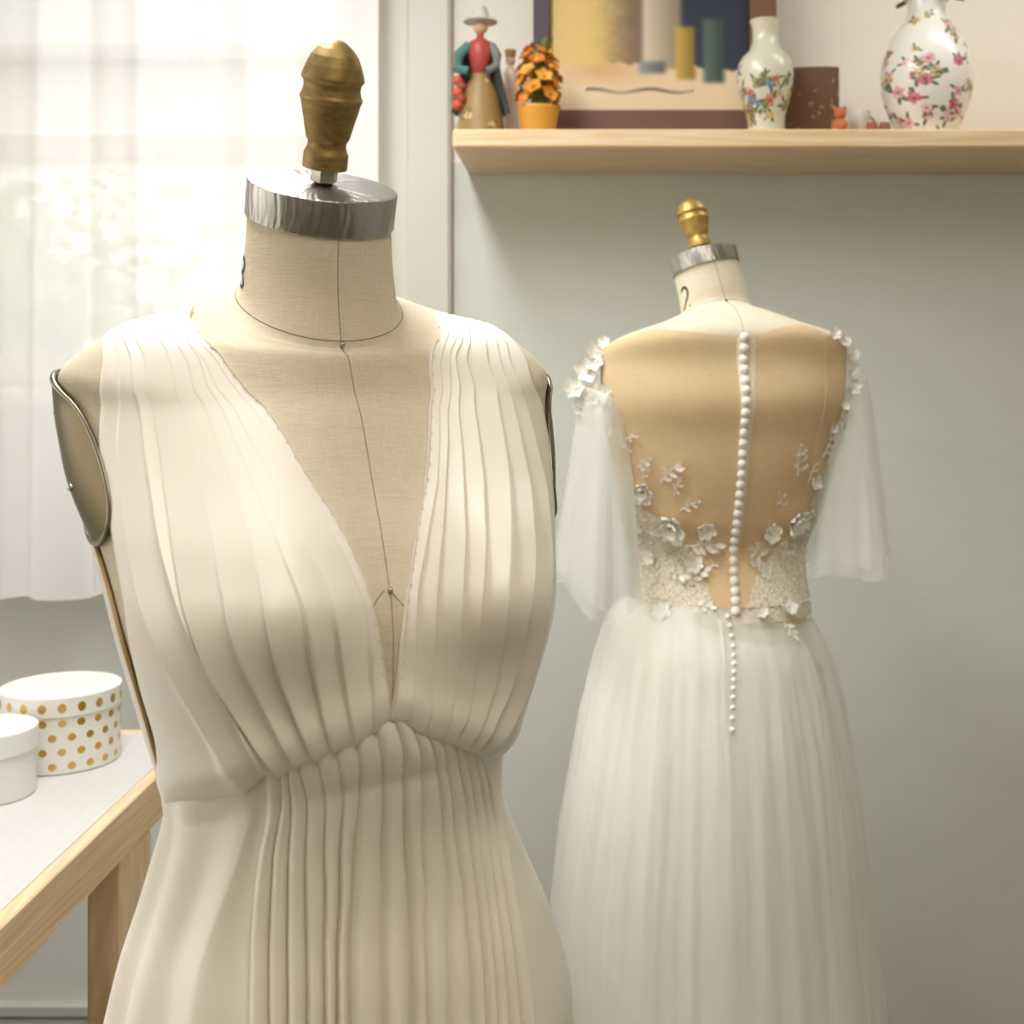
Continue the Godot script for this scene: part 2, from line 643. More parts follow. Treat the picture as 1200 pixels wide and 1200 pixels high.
	put_box(cs, Vector3(0.1, WT - WB + 0.1, 0.03), 0.008, Vector3(WR + 0.14, (WT + WB) / 2, Z0 + 0.015))
	put_box(cs, Vector3(0.1, WT - WB + 0.1, 0.03), 0.008, Vector3(WL - 0.14, (WT + WB) / 2, Z0 + 0.015))
	put_box(cs, Vector3(ww + 0.38, 0.12, 0.03), 0.006, Vector3(wx, WT + 0.1, Z0 + 0.015))
	struct("trim_1", cs.commit(), M.trim)


func span(st: SurfaceTool, x0: float, x1: float, y0: float, y1: float, z: float) -> void:
	put_box(st, Vector3(x1 - x0, y1 - y0, 0.2), 0.0, Vector3((x0 + x1) / 2, (y0 + y1) / 2, z - 0.1))


func outside() -> void:
	struct("ground", box(Vector3(40, 0.2, 24), 0.0, Vector3(0, -0.6, -15.1)), mat(srgb(150, 156, 132), 0.95))
	# a pale weatherboard house across the yard
	var h := thing("house", "pale weatherboard house seen blurred through the sheer curtain", "house", Vector3(-4.6, -0.5, -11.0))
	var wall := mat(srgb(222, 220, 216), 0.8)
	part("wall", box(Vector3(7.0, 4.6, 4.0), 0.0, Vector3(0, 2.3, -2.0)), wall, h)
	var boards := SurfaceTool.new()
	boards.begin(Mesh.PRIMITIVE_TRIANGLES)
	for k in 22:
		put_box(boards, Vector3(7.02, 0.2, 0.03), 0.004, Vector3(0, 0.12 + k * 0.205, 0.012), Basis(Vector3.RIGHT, -0.08))
	var b := part("weatherboards", boards.commit(), wall, h)
	b.set_meta("kind", "stuff")
	var roof := SurfaceTool.new()
	roof.begin(Mesh.PRIMITIVE_TRIANGLES)
	put_box(roof, Vector3(7.6, 0.12, 2.9), 0.01, Vector3(0, 5.3, -0.7), Basis(Vector3.RIGHT, 0.5))
	put_box(roof, Vector3(7.6, 0.12, 2.9), 0.01, Vector3(0, 5.3, -3.3), Basis(Vector3.RIGHT, -0.5))
	part("roof", roof.commit(), mat(srgb(176, 176, 176), 0.8), h)
	for x in [-2.3, -0.2, 2.2]:
		var f := part("window", box(Vector3(0.9, 1.3, 0.06), 0.01, Vector3(x, 2.0, 0.05)), M.trim, h)
		part("pane", box(Vector3(0.74, 1.12, 0.02), 0.0, Vector3(x, 2.0, 0.08)), mat(srgb(120, 134, 140), 0.15), f)
	# a tree in the yard
	var t := thing("tree", "loose green tree outside the window left of the dress form", "tree", Vector3(-3.1, -0.5, -6.4))
	part("trunk", tube([Vector3.ZERO, Vector3(0.05, 1.1, 0), Vector3(0, 2.3, 0.05)], 0.09, 10, 0.5), mat(srgb(112, 98, 80), 0.9), t)
	var leaf := QuadMesh.new()
	leaf.size = Vector2(0.09, 0.05)
	var lm := mat(srgb(128, 150, 112), 0.7)
	lm.backlight_enabled = true
	lm.backlight = Color(0.5, 0.6, 0.4)
	leaf.material = lm
	var mm := MultiMesh.new()
	mm.transform_format = MultiMesh.TRANSFORM_3D
	mm.mesh = leaf
	mm.instance_count = 2600
	for i in mm.instance_count:
		var d := Vector3(rng.randfn(), rng.randfn() * 0.8, rng.randfn()) * 0.42
		var bs := Basis(Vector3(rng.randf() - 0.5, rng.randf() - 0.5, rng.randf() - 0.5).normalized(), rng.randf() * TAU)
		mm.set_instance_transform(i, Transform3D(bs, Vector3(0, 2.25, 0) + d))
	var mi := MultiMeshInstance3D.new()
	mi.name = "foliage"
	mi.multimesh = mm
	mi.set_meta("kind", "stuff")
	t.add_child(mi, true)


func curtain() -> void:
	var t := thing("curtain", "sheer white curtain hanging in front of the bright window", "curtain", Vector3(0, 0, -2.69))
	var rows := []
	for i in 40:
		var r := PackedVector3Array()
		var k := i / 39.0
		for j in 181:
			var x := -2.1 + 1.675 * j / 180.0
			var amp := lerpf(0.02, 0.034, k)
			var ph := x * 27.0 + 1.6 * sin(x * 5.1) + 0.5 * k * sin(x * 9.0)
			var hem := 1.045 + 0.012 * sin(ph + 0.6) + 0.006 * sin(x * 17.0)
			r.append(Vector3(x + 0.012 * k * sin(ph * 2.0), lerpf(2.68, hem, k), amp * sin(ph) + 0.008 * sin(x * 61.0)))
		rows.append(r)
	part("sheer_panel", grid(rows, false, true), M.sheer, t)
	part("rod", tube([Vector3(-2.25, 2.68, 0), Vector3(-0.3, 2.68, 0)], 0.01, 12), M.trim, t)


# ------------------------------------------------------------------ shelf and ornaments
func shelf() -> void:
	const Y := 1.995
	var t := thing("wall_shelf", "long light oak shelf along the sage wall", "shelf", Vector3(-0.25, 1.958, -2.85))
	part("board", box(Vector3(2.5, 0.037, 0.35), 0.004, Vector3(1.25, 0.0185, 0.175)), M.oak, t)
	picture(Y)
	vases(Y)
	ornaments(Y)


func picture(y: float) -> void:
	var t := thing("framed_picture", "framed still life print of thread spools, leaning at the back of the shelf", "picture", Vector3(0.158, y, -2.71))
	var w := 0.515
	var h := 0.44
	var lean := Basis(Vector3.RIGHT, -0.05)
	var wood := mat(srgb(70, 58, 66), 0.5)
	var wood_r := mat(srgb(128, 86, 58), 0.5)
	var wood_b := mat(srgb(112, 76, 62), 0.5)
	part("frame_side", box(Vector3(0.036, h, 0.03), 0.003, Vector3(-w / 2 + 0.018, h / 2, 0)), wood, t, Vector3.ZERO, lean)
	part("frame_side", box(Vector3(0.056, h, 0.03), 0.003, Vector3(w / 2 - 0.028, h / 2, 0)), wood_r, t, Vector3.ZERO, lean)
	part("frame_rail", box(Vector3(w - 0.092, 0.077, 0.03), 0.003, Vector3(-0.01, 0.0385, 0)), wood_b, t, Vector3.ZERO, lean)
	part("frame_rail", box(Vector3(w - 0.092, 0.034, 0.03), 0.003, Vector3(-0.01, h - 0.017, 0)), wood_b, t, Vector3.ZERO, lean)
	var q := QuadMesh.new()
	q.size = Vector2(w - 0.09, h - 0.109)
	var m := mat(Color.WHITE, 0.55)
	m.albedo_texture = still_life()
	part("print", box(Vector3(w - 0.092, h - 0.068, 0.008), 0.0, Vector3(-0.01, h / 2, -0.006)), wood, t, Vector3.ZERO, lean)
	part("canvas", q, m, t, lean * Vector3(-0.01, h / 2 + 0.0215, 0.0), lean)


func still_life() -> ImageTexture:
	# spools of thread on a pale cloth: bands of colour, softly edged
	var n := 256
	var im := Image.create(n, n, false, Image.FORMAT_RGB8)
	var f := FastNoiseLite.new()
	f.frequency = 0.03
	for yy in n:
		for xx in n:
			var x := xx / 255.0
			var y := yy / 255.0           # 0 top .. 1 bottom
			var c := srgb(222, 188, 118).lerp(srgb(128, 106, 82), smoothstep(0.2, 0.46, x + 0.04 * f.get_noise_2d(xx, yy)))
			c = c.lerp(srgb(236, 206, 120), 0.5 * (1.0 - smoothstep(0.0, 0.22, absf(x - 0.14))))
			c = c.lerp(srgb(42, 48, 66), smoothstep(0.44, 0.5, x))
			var edge := 0.715 - 0.03 * sin(x * 4.0) + 0.02 * f.get_noise_2d(xx * 2.0, 7.0)
			var cloth := srgb(232, 206, 168).lerp(srgb(222, 178, 120), clampf(1.0 - absf(x - 0.25) * 3.0, 0.0, 1.0) * (1.0 - smoothstep(0.74, 0.86, y)))
			c = c.lerp(cloth, smoothstep(edge - 0.015, edge + 0.015, y))
			var fold := absf(y - 0.865 - 0.012 * sin(x * 22.0))
			if x > 0.18 and x < 0.72:
				c = c.lerp(srgb(104, 92, 80), 0.8 * (1.0 - smoothstep(0.004, 0.018, fold)) * (0.4 + 0.6 * absf(sin(x * 9.0))))
			c = spool(c, x, y, 0.56, 0.107, 0.15, 0.72, srgb(222, 200, 166))
			c = spool(c, x, y, 0.51, 0.075, 0.68, 0.75, srgb(140, 142, 146))
			c = spool(c, x, y, 0.82, 0.06, 0.40, 0.81, srgb(74, 98, 88))
			c = spool(c, x, y, 0.678, 0.057, 0.45, 0.79, srgb(208, 166, 56))
			im.set_pixel(xx, yy, c)
	return ImageTexture.create_from_image(im)


func spool(c: Color, x: float, y: float, cx: float, hw: float, top: float, bottom: float, paint: Color) -> Color:
	var k := smoothstep(hw + 0.014, hw - 0.03, absf(x - cx)) * smoothstep(top - 0.03, top + 0.02, y) * smoothstep(bottom + 0.025, bottom - 0.02, y)
	return c.lerp(paint.lightened(0.12).lerp(paint.darkened(0.4), clampf((x - cx) / hw * 0.5 + 0.45, 0.0, 1.0)), k)


func blossom_image(size: int, ground: Color, colors: Array, count: int, leafy: Color, big: float, seed_: int, y0: float, y1: float) -> ImageTexture:
	var im := Image.create(size, size, false, Image.FORMAT_RGB8)
	im.fill(ground)
	var r := RandomNumberGenerator.new()
	r.seed = seed_
	for k in count:
		var c := Vector2(r.randf() * size, lerpf(y0, y1, r.randf()) * size)
		var s := big * r.randf_range(0.6, 1.2) * size
		for l in 3:
			var a := r.randf() * TAU
			dab(im, c + Vector2(cos(a), sin(a)) * s * 1.3, Vector2(s * 0.75, s * 0.28), a, leafy.lerp(srgb(90, 96, 60), r.randf()))
		var col: Color = colors[r.randi() % colors.size()]
		for p in 6:
			var a := TAU * p / 6.0 + r.randf()
			dab(im, c + Vector2(cos(a), sin(a)) * s * 0.5, Vector2(s * 0.55, s * 0.42), a, col.lerp(Color.WHITE, r.randf() * 0.35))
		dab(im, c, Vector2(s * 0.25, s * 0.25), 0.0, col.darkened(0.35))
	return ImageTexture.create_from_image(im)


func dab(im: Image, c: Vector2, r: Vector2, turn: float, col: Color) -> void:
	var n := im.get_width()
	var m := int(ceil(maxf(r.x, r.y)))
	for y in range(-m, m + 1):
		for x in range(-m, m + 1):
			var p := Vector2(x, y).rotated(-turn)
			if (p.x / r.x) ** 2 + (p.y / r.y) ** 2 <= 1.0:
				var yy := int(c.y) + y
				if yy >= 0 and yy < n:
					im.set_pixel(posmod(int(c.x) + x, n), yy, col)


func vases(y: float) -> void:
	var u := 2.56 / 1500.0
	var t := thing("painted_vase", "slim pale celadon vase with painted birds and flowers, in front of the picture", "vase", Vector3((897.0 - 680.0) * u, y, -2.56), 0.7)
	var prof := []
	for p in [[0, 0], [21, 0], [22, 3], [20.5, 9], [23, 22], [28, 38], [32, 56], [33.2, 68], [31.5, 82], [27, 90], [19, 98], [15.5, 108], [14.8, 116], [16, 127], [18.5, 132], [17.5, 133.5], [14, 131], [12.5, 116], [13, 104]]:
		prof.append(Vector2(p[0] * u, p[1] * u))
	var m := mat(Color.WHITE, 0.22)
	m.albedo_texture = blossom_image(512, srgb(216, 210, 184), [srgb(196, 92, 60), srgb(206, 166, 70), srgb(90, 110, 150), srgb(120, 112, 60)], 70, srgb(112, 112, 72), 0.034, 4, 0.5, 0.86)
	m.clearcoat_enabled = true
	part("body", lathe(prof, 48, 1.0), m, t)
	u = 2.6 / 1500.0
	t = thing("floral_vase", "large white porcelain vase with pink and gold painted blossoms on the shelf", "vase", Vector3((1086.0 - 680.0) * u, y, -2.6), 0.4)
	prof = []
	for p in [[0, 0], [33, 0], [35, 3], [35, 8], [41, 20], [48, 36], [52.5, 56], [53.2, 72], [51, 88], [46, 104], [38, 120], [29, 132], [24, 139], [22.3, 145], [22, 158], [22.5, 163], [24, 167], [23, 169], [20, 167], [18, 150]]:
		prof.append(Vector2(p[0] * u, p[1] * u))
	m = mat(Color.WHITE, 0.18)
	m.albedo_texture = blossom_image(512, srgb(242, 236, 224), [srgb(208, 78, 104), srgb(230, 158, 166), srgb(232, 172, 176), srgb(182, 150, 84), srgb(196, 166, 104), srgb(230, 158, 166)], 110, srgb(112, 130, 104), 0.027, 11, 0.2, 0.95)
	m.clearcoat_enabled = true
	part("body", lathe(prof, 56, 1.0), m, t)
	part("gold_rim", lathe(soft([Vector2(22.6 * u, 160.5 * u), Vector2(25.4 * u, 160.5 * u), Vector2(26.0 * u, 168 * u), Vector2(22.0 * u, 170 * u)]), 40), mat(srgb(190, 146, 50), 0.3, 0.9), t)
	# stems in the vase, mostly above the frame
	for k in 6:
		var a := TAU * k / 6.0 + 0.3
		var tip := Vector3(cos(a) * 0.1, 0.36 + 0.03 * (k % 3), sin(a) * 0.08)
		part("stem", tube([Vector3(cos(a) * 0.012, 0.17, sin(a) * 0.012), Vector3(cos(a) * 0.03, 0.3, sin(a) * 0.03), tip], 0.0022, 6), mat(srgb(86, 92, 60), 0.7), t)
		var lf := petal_mesh(0.05, 0.02, 0.25)
		part("leaf", lf, mat(srgb(76, 84, 62), 0.6), t, Vector3(cos(a) * 0.03, 0.295, sin(a) * 0.03), Basis(Vector3.UP, -a + PI / 2) * Basis(Vector3.RIGHT, 0.5))


func petal_mesh(length: float, width: float, cup: float, ruffle := 0.0, point := 0.6) -> ArrayMesh:
	# grows along +z from the origin, lies in the xz plane, cupped upwards
	var rows := []
	for i in 8:
		var t := i / 7.0
		var w := width * 0.5 * pow(sin(PI * clampf(lerpf(0.09, 0.97 if point > 0.8 else 0.84, t), 0.0, 1.0)), point)
		if i == 7:
			w *= 0.75
		var r := PackedVector3Array()
		for j in 7:
			var s := (j - 3) / 3.0
			var yy := cup * length * (t * t * 0.8 + 0.35 * s * s * t) + ruffle * length * sin(s * 7.0 + t * 3.0) * t
			r.append(Vector3(s * w, yy, length * t - 0.12 * length * s * s * t))
		rows.append(r)
	return grid(rows, false, true)


func ornaments(y: float) -> void:
	# a leather book
	var u := 2.68 / 1500.0
	var t := thing("book", "brown leather book with dark navy boards standing beside the slim vase", "book", Vector3((953.0 - 680.0) * u, y, -2.7), -0.12)
	var hh := 0.153
	var navy := mat(srgb(44, 50, 64), 0.6)
	for s in [-1.0, 1.0]:
		part("cover", box(Vector3(0.012, hh, 0.11), 0.002, Vector3(s * 0.047, hh / 2, 0)), navy, t)
	part("pages", box(Vector3(0.08, hh - 0.01, 0.1), 0.001, Vector3(0, hh / 2, -0.003)), mat(srgb(214, 198, 160), 0.9), t)
	var leather := mat(Color.WHITE, 0.6)
	leather.albedo_texture = blossom_image(128, srgb(112, 80, 56), [srgb(146, 112, 70)], 16, srgb(134, 100, 62), 0.03, 3, 0.1, 0.9)
	var spine := []
	for i in 2:
		var r := PackedVector3Array()
		for j in 13:
			var a := PI * j / 12.0
			r.append(Vector3(-0.053 * cos(a), hh * i, 0.053 + 0.014 * sin(a)))
		spine.append(r)
	part("spine", grid(spine), leather, t)
	# little clay animal, china cup and lidded pots
	u = 2.56 / 1500.0
	var clay := mat(srgb(196, 108, 62), 0.6)
	t = thing("clay_figure", "small orange clay bear figure sitting beside the leather book", "figurine", Vector3((984.0 - 680.0) * u, y, -2.56))
	part("body", lathe(blob(0.017, 0.034), 24), clay, t)
	part("head", ball(0.0125, 20, 12), clay, t, Vector3(0, 0.041, 0.003))
	for s in [-1.0, 1.0]:
		part("ear", ball(0.0048, 12, 8), clay, t, Vector3(s * 0.0095, 0.0515, 0.001))
		part("paw", lathe(blob(0.0065, 0.013), 14), clay, t, Vector3(s * 0.014, 0.0, 0.013))
	t = thing("china_cup", "tiny white china cup beside the orange clay figure", "cup", Vector3((1007.0 - 680.0) * 2.6 / 1500.0, y, -2.6))
	var cup := [Vector2(0, 0), Vector2(0.011, 0), Vector2(0.012, 0.004), Vector2(0.017, 0.02), Vector2(0.0205, 0.04), Vector2(0.0215, 0.054), Vector2(0.0195, 0.054), Vector2(0.0165, 0.022), Vector2(0, 0.008)]
	part("bowl", lathe(cup, 32), mat(srgb(226, 222, 212), 0.25), t)
	var hp := []
	for k in 9:
		var a := lerpf(-1.3, 1.3, k / 8.0)
		hp.append(Vector3(0.018 + 0.012 * cos(a), 0.03 + 0.013 * sin(a), 0))
	part("handle", tube(hp, 0.0022, 8), mat(srgb(150, 146, 140), 0.3), t)
	for k in 2:
		t = thing("clay_pot", ["small reddish clay pot nearest the white china cup", "small reddish clay pot nearest the large floral vase"][k], "pot", Vector3((1022.0 + 15.0 * k - 680.0) * 2.545 / 1500.0, y, -2.545), 0.0, "small clay pots")
		part("bowl", lathe([Vector2(0, 0), Vector2(0.007, 0), Vector2(0.0115, 0.006), Vector2(0.0118, 0.012), Vector2(0.0095, 0.017), Vector2(0.0105, 0.02), Vector2(0.008, 0.02), Vector2(0, 0.008)], 24), mat([srgb(170, 84, 60), srgb(150, 92, 76)][k], 0.6), t)
	# the costumed lady figurine at the shelf's end
	u = 2.6 / 1500.0
	t = thing("lady_figurine", "painted lady figurine with teal cape and red bodice at the shelf end", "figurine", Vector3((563.0 - 680.0) * u, y, -2.6))
	var skirtm := mat(Color.WHITE, 0.5)
	skirtm.albedo_texture = blossom_image(128, srgb(150, 122, 70), [srgb(190, 152, 84), srgb(116, 104, 66)], 40, srgb(104, 98, 60), 0.04, 15, 0.0, 1.0)
	part("skirt", lathe([Vector2(0, 0), Vector2(0.048, 0), Vector2(0.05, 0.006), Vector2(0.044, 0.05), Vector2(0.036, 0.09), Vector2(0.02, 0.125), Vector2(0.015, 0.135), Vector2(0, 0.136)], 28), skirtm, t)
	part("bodice", lathe([Vector2(0, 0.12), Vector2(0.018, 0.125), Vector2(0.022, 0.155), Vector2(0.026, 0.175), Vector2(0.02, 0.195), Vector2(0.007, 0.203), Vector2(0.007, 0.215)], 24), mat(srgb(166, 66, 54), 0.45), t)
	part("head", ball(0.0155, 20, 14), mat(srgb(222, 186, 156), 0.4), t, Vector3(0, 0.226, 0))
	part("hat", lathe([Vector2(0, 0.232), Vector2(0.034, 0.234), Vector2(0.035, 0.237), Vector2(0.018, 0.242), Vector2(0.014, 0.262), Vector2(0.008, 0.268), Vector2(0, 0.269)], 28), mat(srgb(196, 190, 178), 0.6), t)
	part("sleeve", tube([Vector3(-0.022, 0.185, 0.004), Vector3(-0.042, 0.165, 0.01), Vector3(-0.044, 0.135, 0.024), Vector3(-0.02, 0.128, 0.032)], 0.013, 14, 0.7), mat(srgb(70, 112, 104), 0.5), t)
	part("sleeve", tube([Vector3(0.022, 0.185, 0.0), Vector3(0.034, 0.165, 0.01), Vector3(0.034, 0.14, 0.024), Vector3(0.014, 0.128, 0.032)], 0.011, 14, 0.7), mat(srgb(112, 120, 116), 0.5), t)
	var cape := []
	for i in 9:
		var k := i / 8.0
		var r := PackedVector3Array()
		for j in 17:
			var a := lerpf(PI * 0.42, PI * 1.58, j / 16.0)
			var rr := lerpf(0.022, 0.056, pow(k, 0.7)) * (1.0 + 0.08 * sin(j * 2.0) * k)
			r.append(Vector3(sin(a) * rr, lerpf(0.196, 0.05, k), cos(a) * rr))
		cape.append(r)
	part("cape", grid(cape, false, true), mat(srgb(118, 134, 128), 0.5), t)
	for k in 5:
		part("flower", ball(0.011, 12, 8), mat([srgb(196, 84, 52), srgb(150, 60, 48)][k % 2], 0.6), t, Vector3(-0.044 + 0.008 * (k % 2), 0.06 + 0.013 * k, 0.034 - 0.004 * k))
	# slim pale figure beside it
	t = thing("angel_figurine", "slim pale figurine with a small gold crown between the lady and the yellow flowers", "figurine", Vector3((598.0 - 680.0) * 2.7 / 1500.0, y, -2.7))
	part("robe", lathe([Vector2(0, 0), Vector2(0.02, 0), Vector2(0.021, 0.01), Vector2(0.016, 0.07), Vector2(0.013, 0.13), Vector2(0.015, 0.155), Vector2(0.006, 0.17), Vector2(0, 0.172)], 24), mat(srgb(226, 206, 184), 0.5), t)
	part("head", ball(0.0105, 16, 10), mat(srgb(222, 190, 160), 0.5), t, Vector3(0, 0.18, 0))
	part("crown", lathe([Vector2(0.009, 0.187), Vector2(0.0105, 0.188), Vector2(0.0125, 0.203), Vector2(0.011, 0.203)], 18), mat(srgb(176, 136, 70), 0.4, 0.5), t)
	# yellow silk flowers in an ochre pot
	t = thing("flower_pot", "ochre pot packed with yellow and orange silk flowers left of the framed picture", "flower pot", Vector3((631.0 - 680.0) * 2.57 / 1500.0, y, -2.57))
	part("pot", lathe([Vector2(0, 0), Vector2(0.03, 0), Vector2(0.034, 0.006), Vector2(0.041, 0.05), Vector2(0.043, 0.056), Vector2(0.038, 0.056), Vector2(0.03, 0.02), Vector2(0, 0.02)], 32), mat(srgb(210, 150, 52), 0.5), t)
	var gold := [mat(srgb(216, 148, 40), 0.7), mat(srgb(196, 120, 36), 0.7), mat(srgb(228, 168, 66), 0.7)]
	var pet := petal_mesh(0.019, 0.017, 0.35)
	for k in 26:
		var a := k * 2.4
		var hgt := 0.065 + 0.0042 * k
		var rr := 0.036 * sqrt(1.0 - pow((k - 8.0) / 20.0, 2.0))
		var c := Vector3(cos(a) * rr, hgt, sin(a) * rr)
		var dir := (Vector3(cos(a), 0.35 + k * 0.03, sin(a))).normalized()
		var bs := facing(dir, a)
		var f := part("blossom", ball(0.006, 10, 6), gold[(k + 1) % 3], t, c, bs)
		for p in 5:
			part("petal", pet, gold[k % 3], f, Vector3.ZERO, Basis(Vector3.UP, TAU * p / 5.0))
	part("stem_bundle", tube([Vector3(0, 0.02, 0), Vector3(0.002, 0.09, 0), Vector3(0, 0.17, 0)], 0.02, 10, 0.5), mat(srgb(110, 110, 50), 0.8), t)
	for k in 4:
		part("leaf", petal_mesh(0.04, 0.018, 0.3), mat(srgb(104, 112, 52), 0.6), t, Vector3(0.012, 0.155, 0.01), Basis(Vector3.UP, 0.4 + k * 1.1) * Basis(Vector3.RIGHT, -0.9))


func blob(r: float, h: float) -> Array:
	var out := []
	for i in 11:
		var a := PI * i / 10.0
		out.append(Vector2(r * sin(a) * (1.1 - 0.2 * i / 10.0), h * 0.5 * (1.0 - cos(a))))
	return out


func facing(up: Vector3, spin := 0.0) -> Basis:
	var x := up.cross(Vector3.UP if absf(up.y) < 0.9 else Vector3.RIGHT).normalized()
	var z := x.cross(up).normalized()
	return Basis(x, up, z) * Basis(Vector3.UP, spin)


# ------------------------------------------------------------------ work table and boxes
func table() -> void:
	var top := EYE - 0.6
	var t := thing("work_table", "oak work table with a white gridded top left of the front gown", "table", Vector3(-1.22, 0, -1.3))
	# right edge x = -0.62, far edge z = -2.118, near edge behind the frame
	var hx := 0.6
	var z0 := -0.818
	var z1 := 0.85
	var zc := (z0 + z1) / 2
	var lz := z1 - z0
	var band := 0.02
	var th := 0.068
	var grid_m := mat(Color.WHITE, 0.45)
	grid_m.albedo_texture = ruled_image()
	var gm := PlaneMesh.new()
	gm.size = Vector2(2 * hx - 2 * band, lz - 2 * band)
	grid_m.uv1_scale = Vector3(gm.size.x / 0.2, gm.size.y / 0.2, 1)
	part("top_board", box(Vector3(2 * hx - 2 * band, 0.025, lz - 2 * band), 0.0, Vector3(0, top - 0.0135, zc)), M.white_cloth, t)
	part("ruled_surface", gm, grid_m, t, Vector3(0, top - 0.0005, zc))
	for s in [-1.0, 1.0]:
		part("edge_board", box(Vector3(band, th, lz), 0.002, Vector3(s * (hx - band / 2), top - th / 2, zc)), M.oak_z, t)
		part("edge_board", box(Vector3(2 * hx - 2 * band, th, band), 0.002, Vector3(0, top - th / 2, zc + s * (lz / 2 - band / 2))), M.oak, t)
	for s in [-1.0, 1.0]:
		for q in [[-0.457, 1.0], [0.62, -1.0]]:
			var l := part("leg", box(Vector3(0.046, top - 0.026, 0.056), 0.003, Vector3(s * (hx - 0.0235), (top - 0.026) / 2, q[0])), M.oak_y, t)
			part("leg_board", box(Vector3(0.03, top - th, 0.066), 0.003, Vector3(s * (hx - 0.016), (top - th) / 2, q[0] - 0.062)), M.oak_y, l)
	part("stretcher", box(Vector3(2 * hx - 0.1, 0.06, 0.022), 0.003, Vector3(0, 0.3, -0.457)), M.oak, t)
	# polka-dot hat box
	var b := thing("hat_box", "round white hat box with gold polka dots on the work table", "box", Vector3(-0.795, top, -1.961))
	var r := 0.0885
	var dots := dot_material(20, 4)
	part("body", lathe(soft([Vector2(0, 0.0005), Vector2(r - 0.003, 0.0005), Vector2(r - 0.003, 0.087), Vector2(r - 0.006, 0.087)]), 72), mat(srgb(240, 236, 226), 0.6), b)
	part("dotted_wrap", lathe([Vector2(r - 0.0024, 0.002), Vector2(r - 0.0024, 0.086)], 72), dots, b)
	var lid := part("lid", lathe(soft([Vector2(r - 0.002, 0.084), Vector2(r, 0.084), Vector2(r, 0.1135), Vector2(0, 0.114)], 0.0015), 72), mat(srgb(226, 222, 214), 0.55), b)
	part("dotted_rim", lathe([Vector2(r + 0.0005, 0.0855), Vector2(r + 0.0005, 0.112)], 72), dot_material(20, 1), lid)
	# plain white box
	b = thing("round_box", "smaller plain white round box in front of the polka-dot hat box", "box", Vector3(-0.835, top, -1.80))
	r = 0.068
	var white := mat(srgb(226, 223, 217), 0.55)
	part("body", lathe(soft([Vector2(0, 0.0005), Vector2(r - 0.003, 0.0005), Vector2(r - 0.003, 0.07), Vector2(r - 0.006, 0.07)]), 64), white, b)
	part("lid", lathe(soft([Vector2(r - 0.002, 0.063), Vector2(r, 0.063), Vector2(r, 0.0945), Vector2(0, 0.095)], 0.0015), 64), white, b)


func ruled_image() -> ImageTexture:
	var im := Image.create(512, 512, false, Image.FORMAT_RGB8)
	im.fill(srgb(210, 207, 200))
	for k in 8:
		im.fill_rect(Rect2i(k * 64, 0, 2, 512), srgb(194, 192, 186))
		im.fill_rect(Rect2i(0, k * 64, 512, 2), srgb(194, 192, 186))
	return ImageTexture.create_from_image(im)


func dot_material(across: int, rows: int) -> StandardMaterial3D:
	var cw := 48
	var w := cw * 2
	var h := 40 * rows
	var im := Image.create(w, h, false, Image.FORMAT_RGB8)
	var me := Image.create(w, h, false, Image.FORMAT_RGB8)
	im.fill(srgb(228, 224, 215))
	me.fill(Color.BLACK)
	for row in rows:
		for k in 2:
			var c := Vector2(k * cw + (cw / 2.0 if row % 2 else 0.0) + cw * 0.25, row * 40 + 20)
			for y in range(-11, 12):
				for x in range(-11, 12):
					if x * x + y * y < 112:
						im.set_pixel(posmod(int(c.x) + x, w), int(c.y) + y, srgb(212, 172, 96))
						me.set_pixel(posmod(int(c.x) + x, w), int(c.y) + y, Color.WHITE)
	var m := mat(Color.WHITE, 0.35)
	m.albedo_texture = ImageTexture.create_from_image(im)
	m.metallic = 1.0
	m.metallic_texture = ImageTexture.create_from_image(me)
	m.uv1_scale = Vector3(across / 2.0, 1, 1)
	return m


# ------------------------------------------------------------------ the dress forms
func front_stack() -> Stack:
	var s := Stack.new()
	s.add(0.98, 0, 0.12, 0.09, 0.1, 2.1, 0, 0)
	s.add(1.1, 0, 0.118, 0.09, 0.095, 2.1, 0, 0)
	s.add(1.2, 0.0041, 0.1225, 0.0981, 0.0949, 2.1, 0, 0)
	s.add(1.27, 0.0264, 0.1414, 0.1162, 0.0999, 2.1, 0, 0)
	s.add(1.34, 0.0345, 0.1609, 0.1111, 0.1097, 2.1, 0, 0)
	s.add(1.4, 0.0102, 0.173, 0.1123, 0.1158, 2.15, 0, 0)
	s.add(1.45, -0.0185, 0.1873, 0.1165, 0.1162, 2.1, 2, 0)
	s.add(1.5034, -0.0348, 0.194, 0.113, 0.1098, 2, 6, -0.001)
	s.add(1.5295, -0.0172, 0.1911, 0.087, 0.0884, 1.85, 12, -0.003)
	s.add(1.557, 0, 0.15, 0.068, 0.076, 1.6, 19, -0.006)
	s.add(1.573, -0.004, 0.092, 0.071, 0.064, 1.8, 26, -0.009)
	s.add(1.581, 0, 0.064, 0.066, 0.055, 2, 29, -0.01)
	s.add(1.607, 0.002, 0.0575, 0.056, 0.053, 2, 22, -0.011)
	s.add(1.6445, 0.008, 0.0545, 0.0545, 0.0545, 2, 20, -0.012)
	s.bust = [0.078, 1.378, 0.037, 0.055, 0.115, 0.046]
	return s


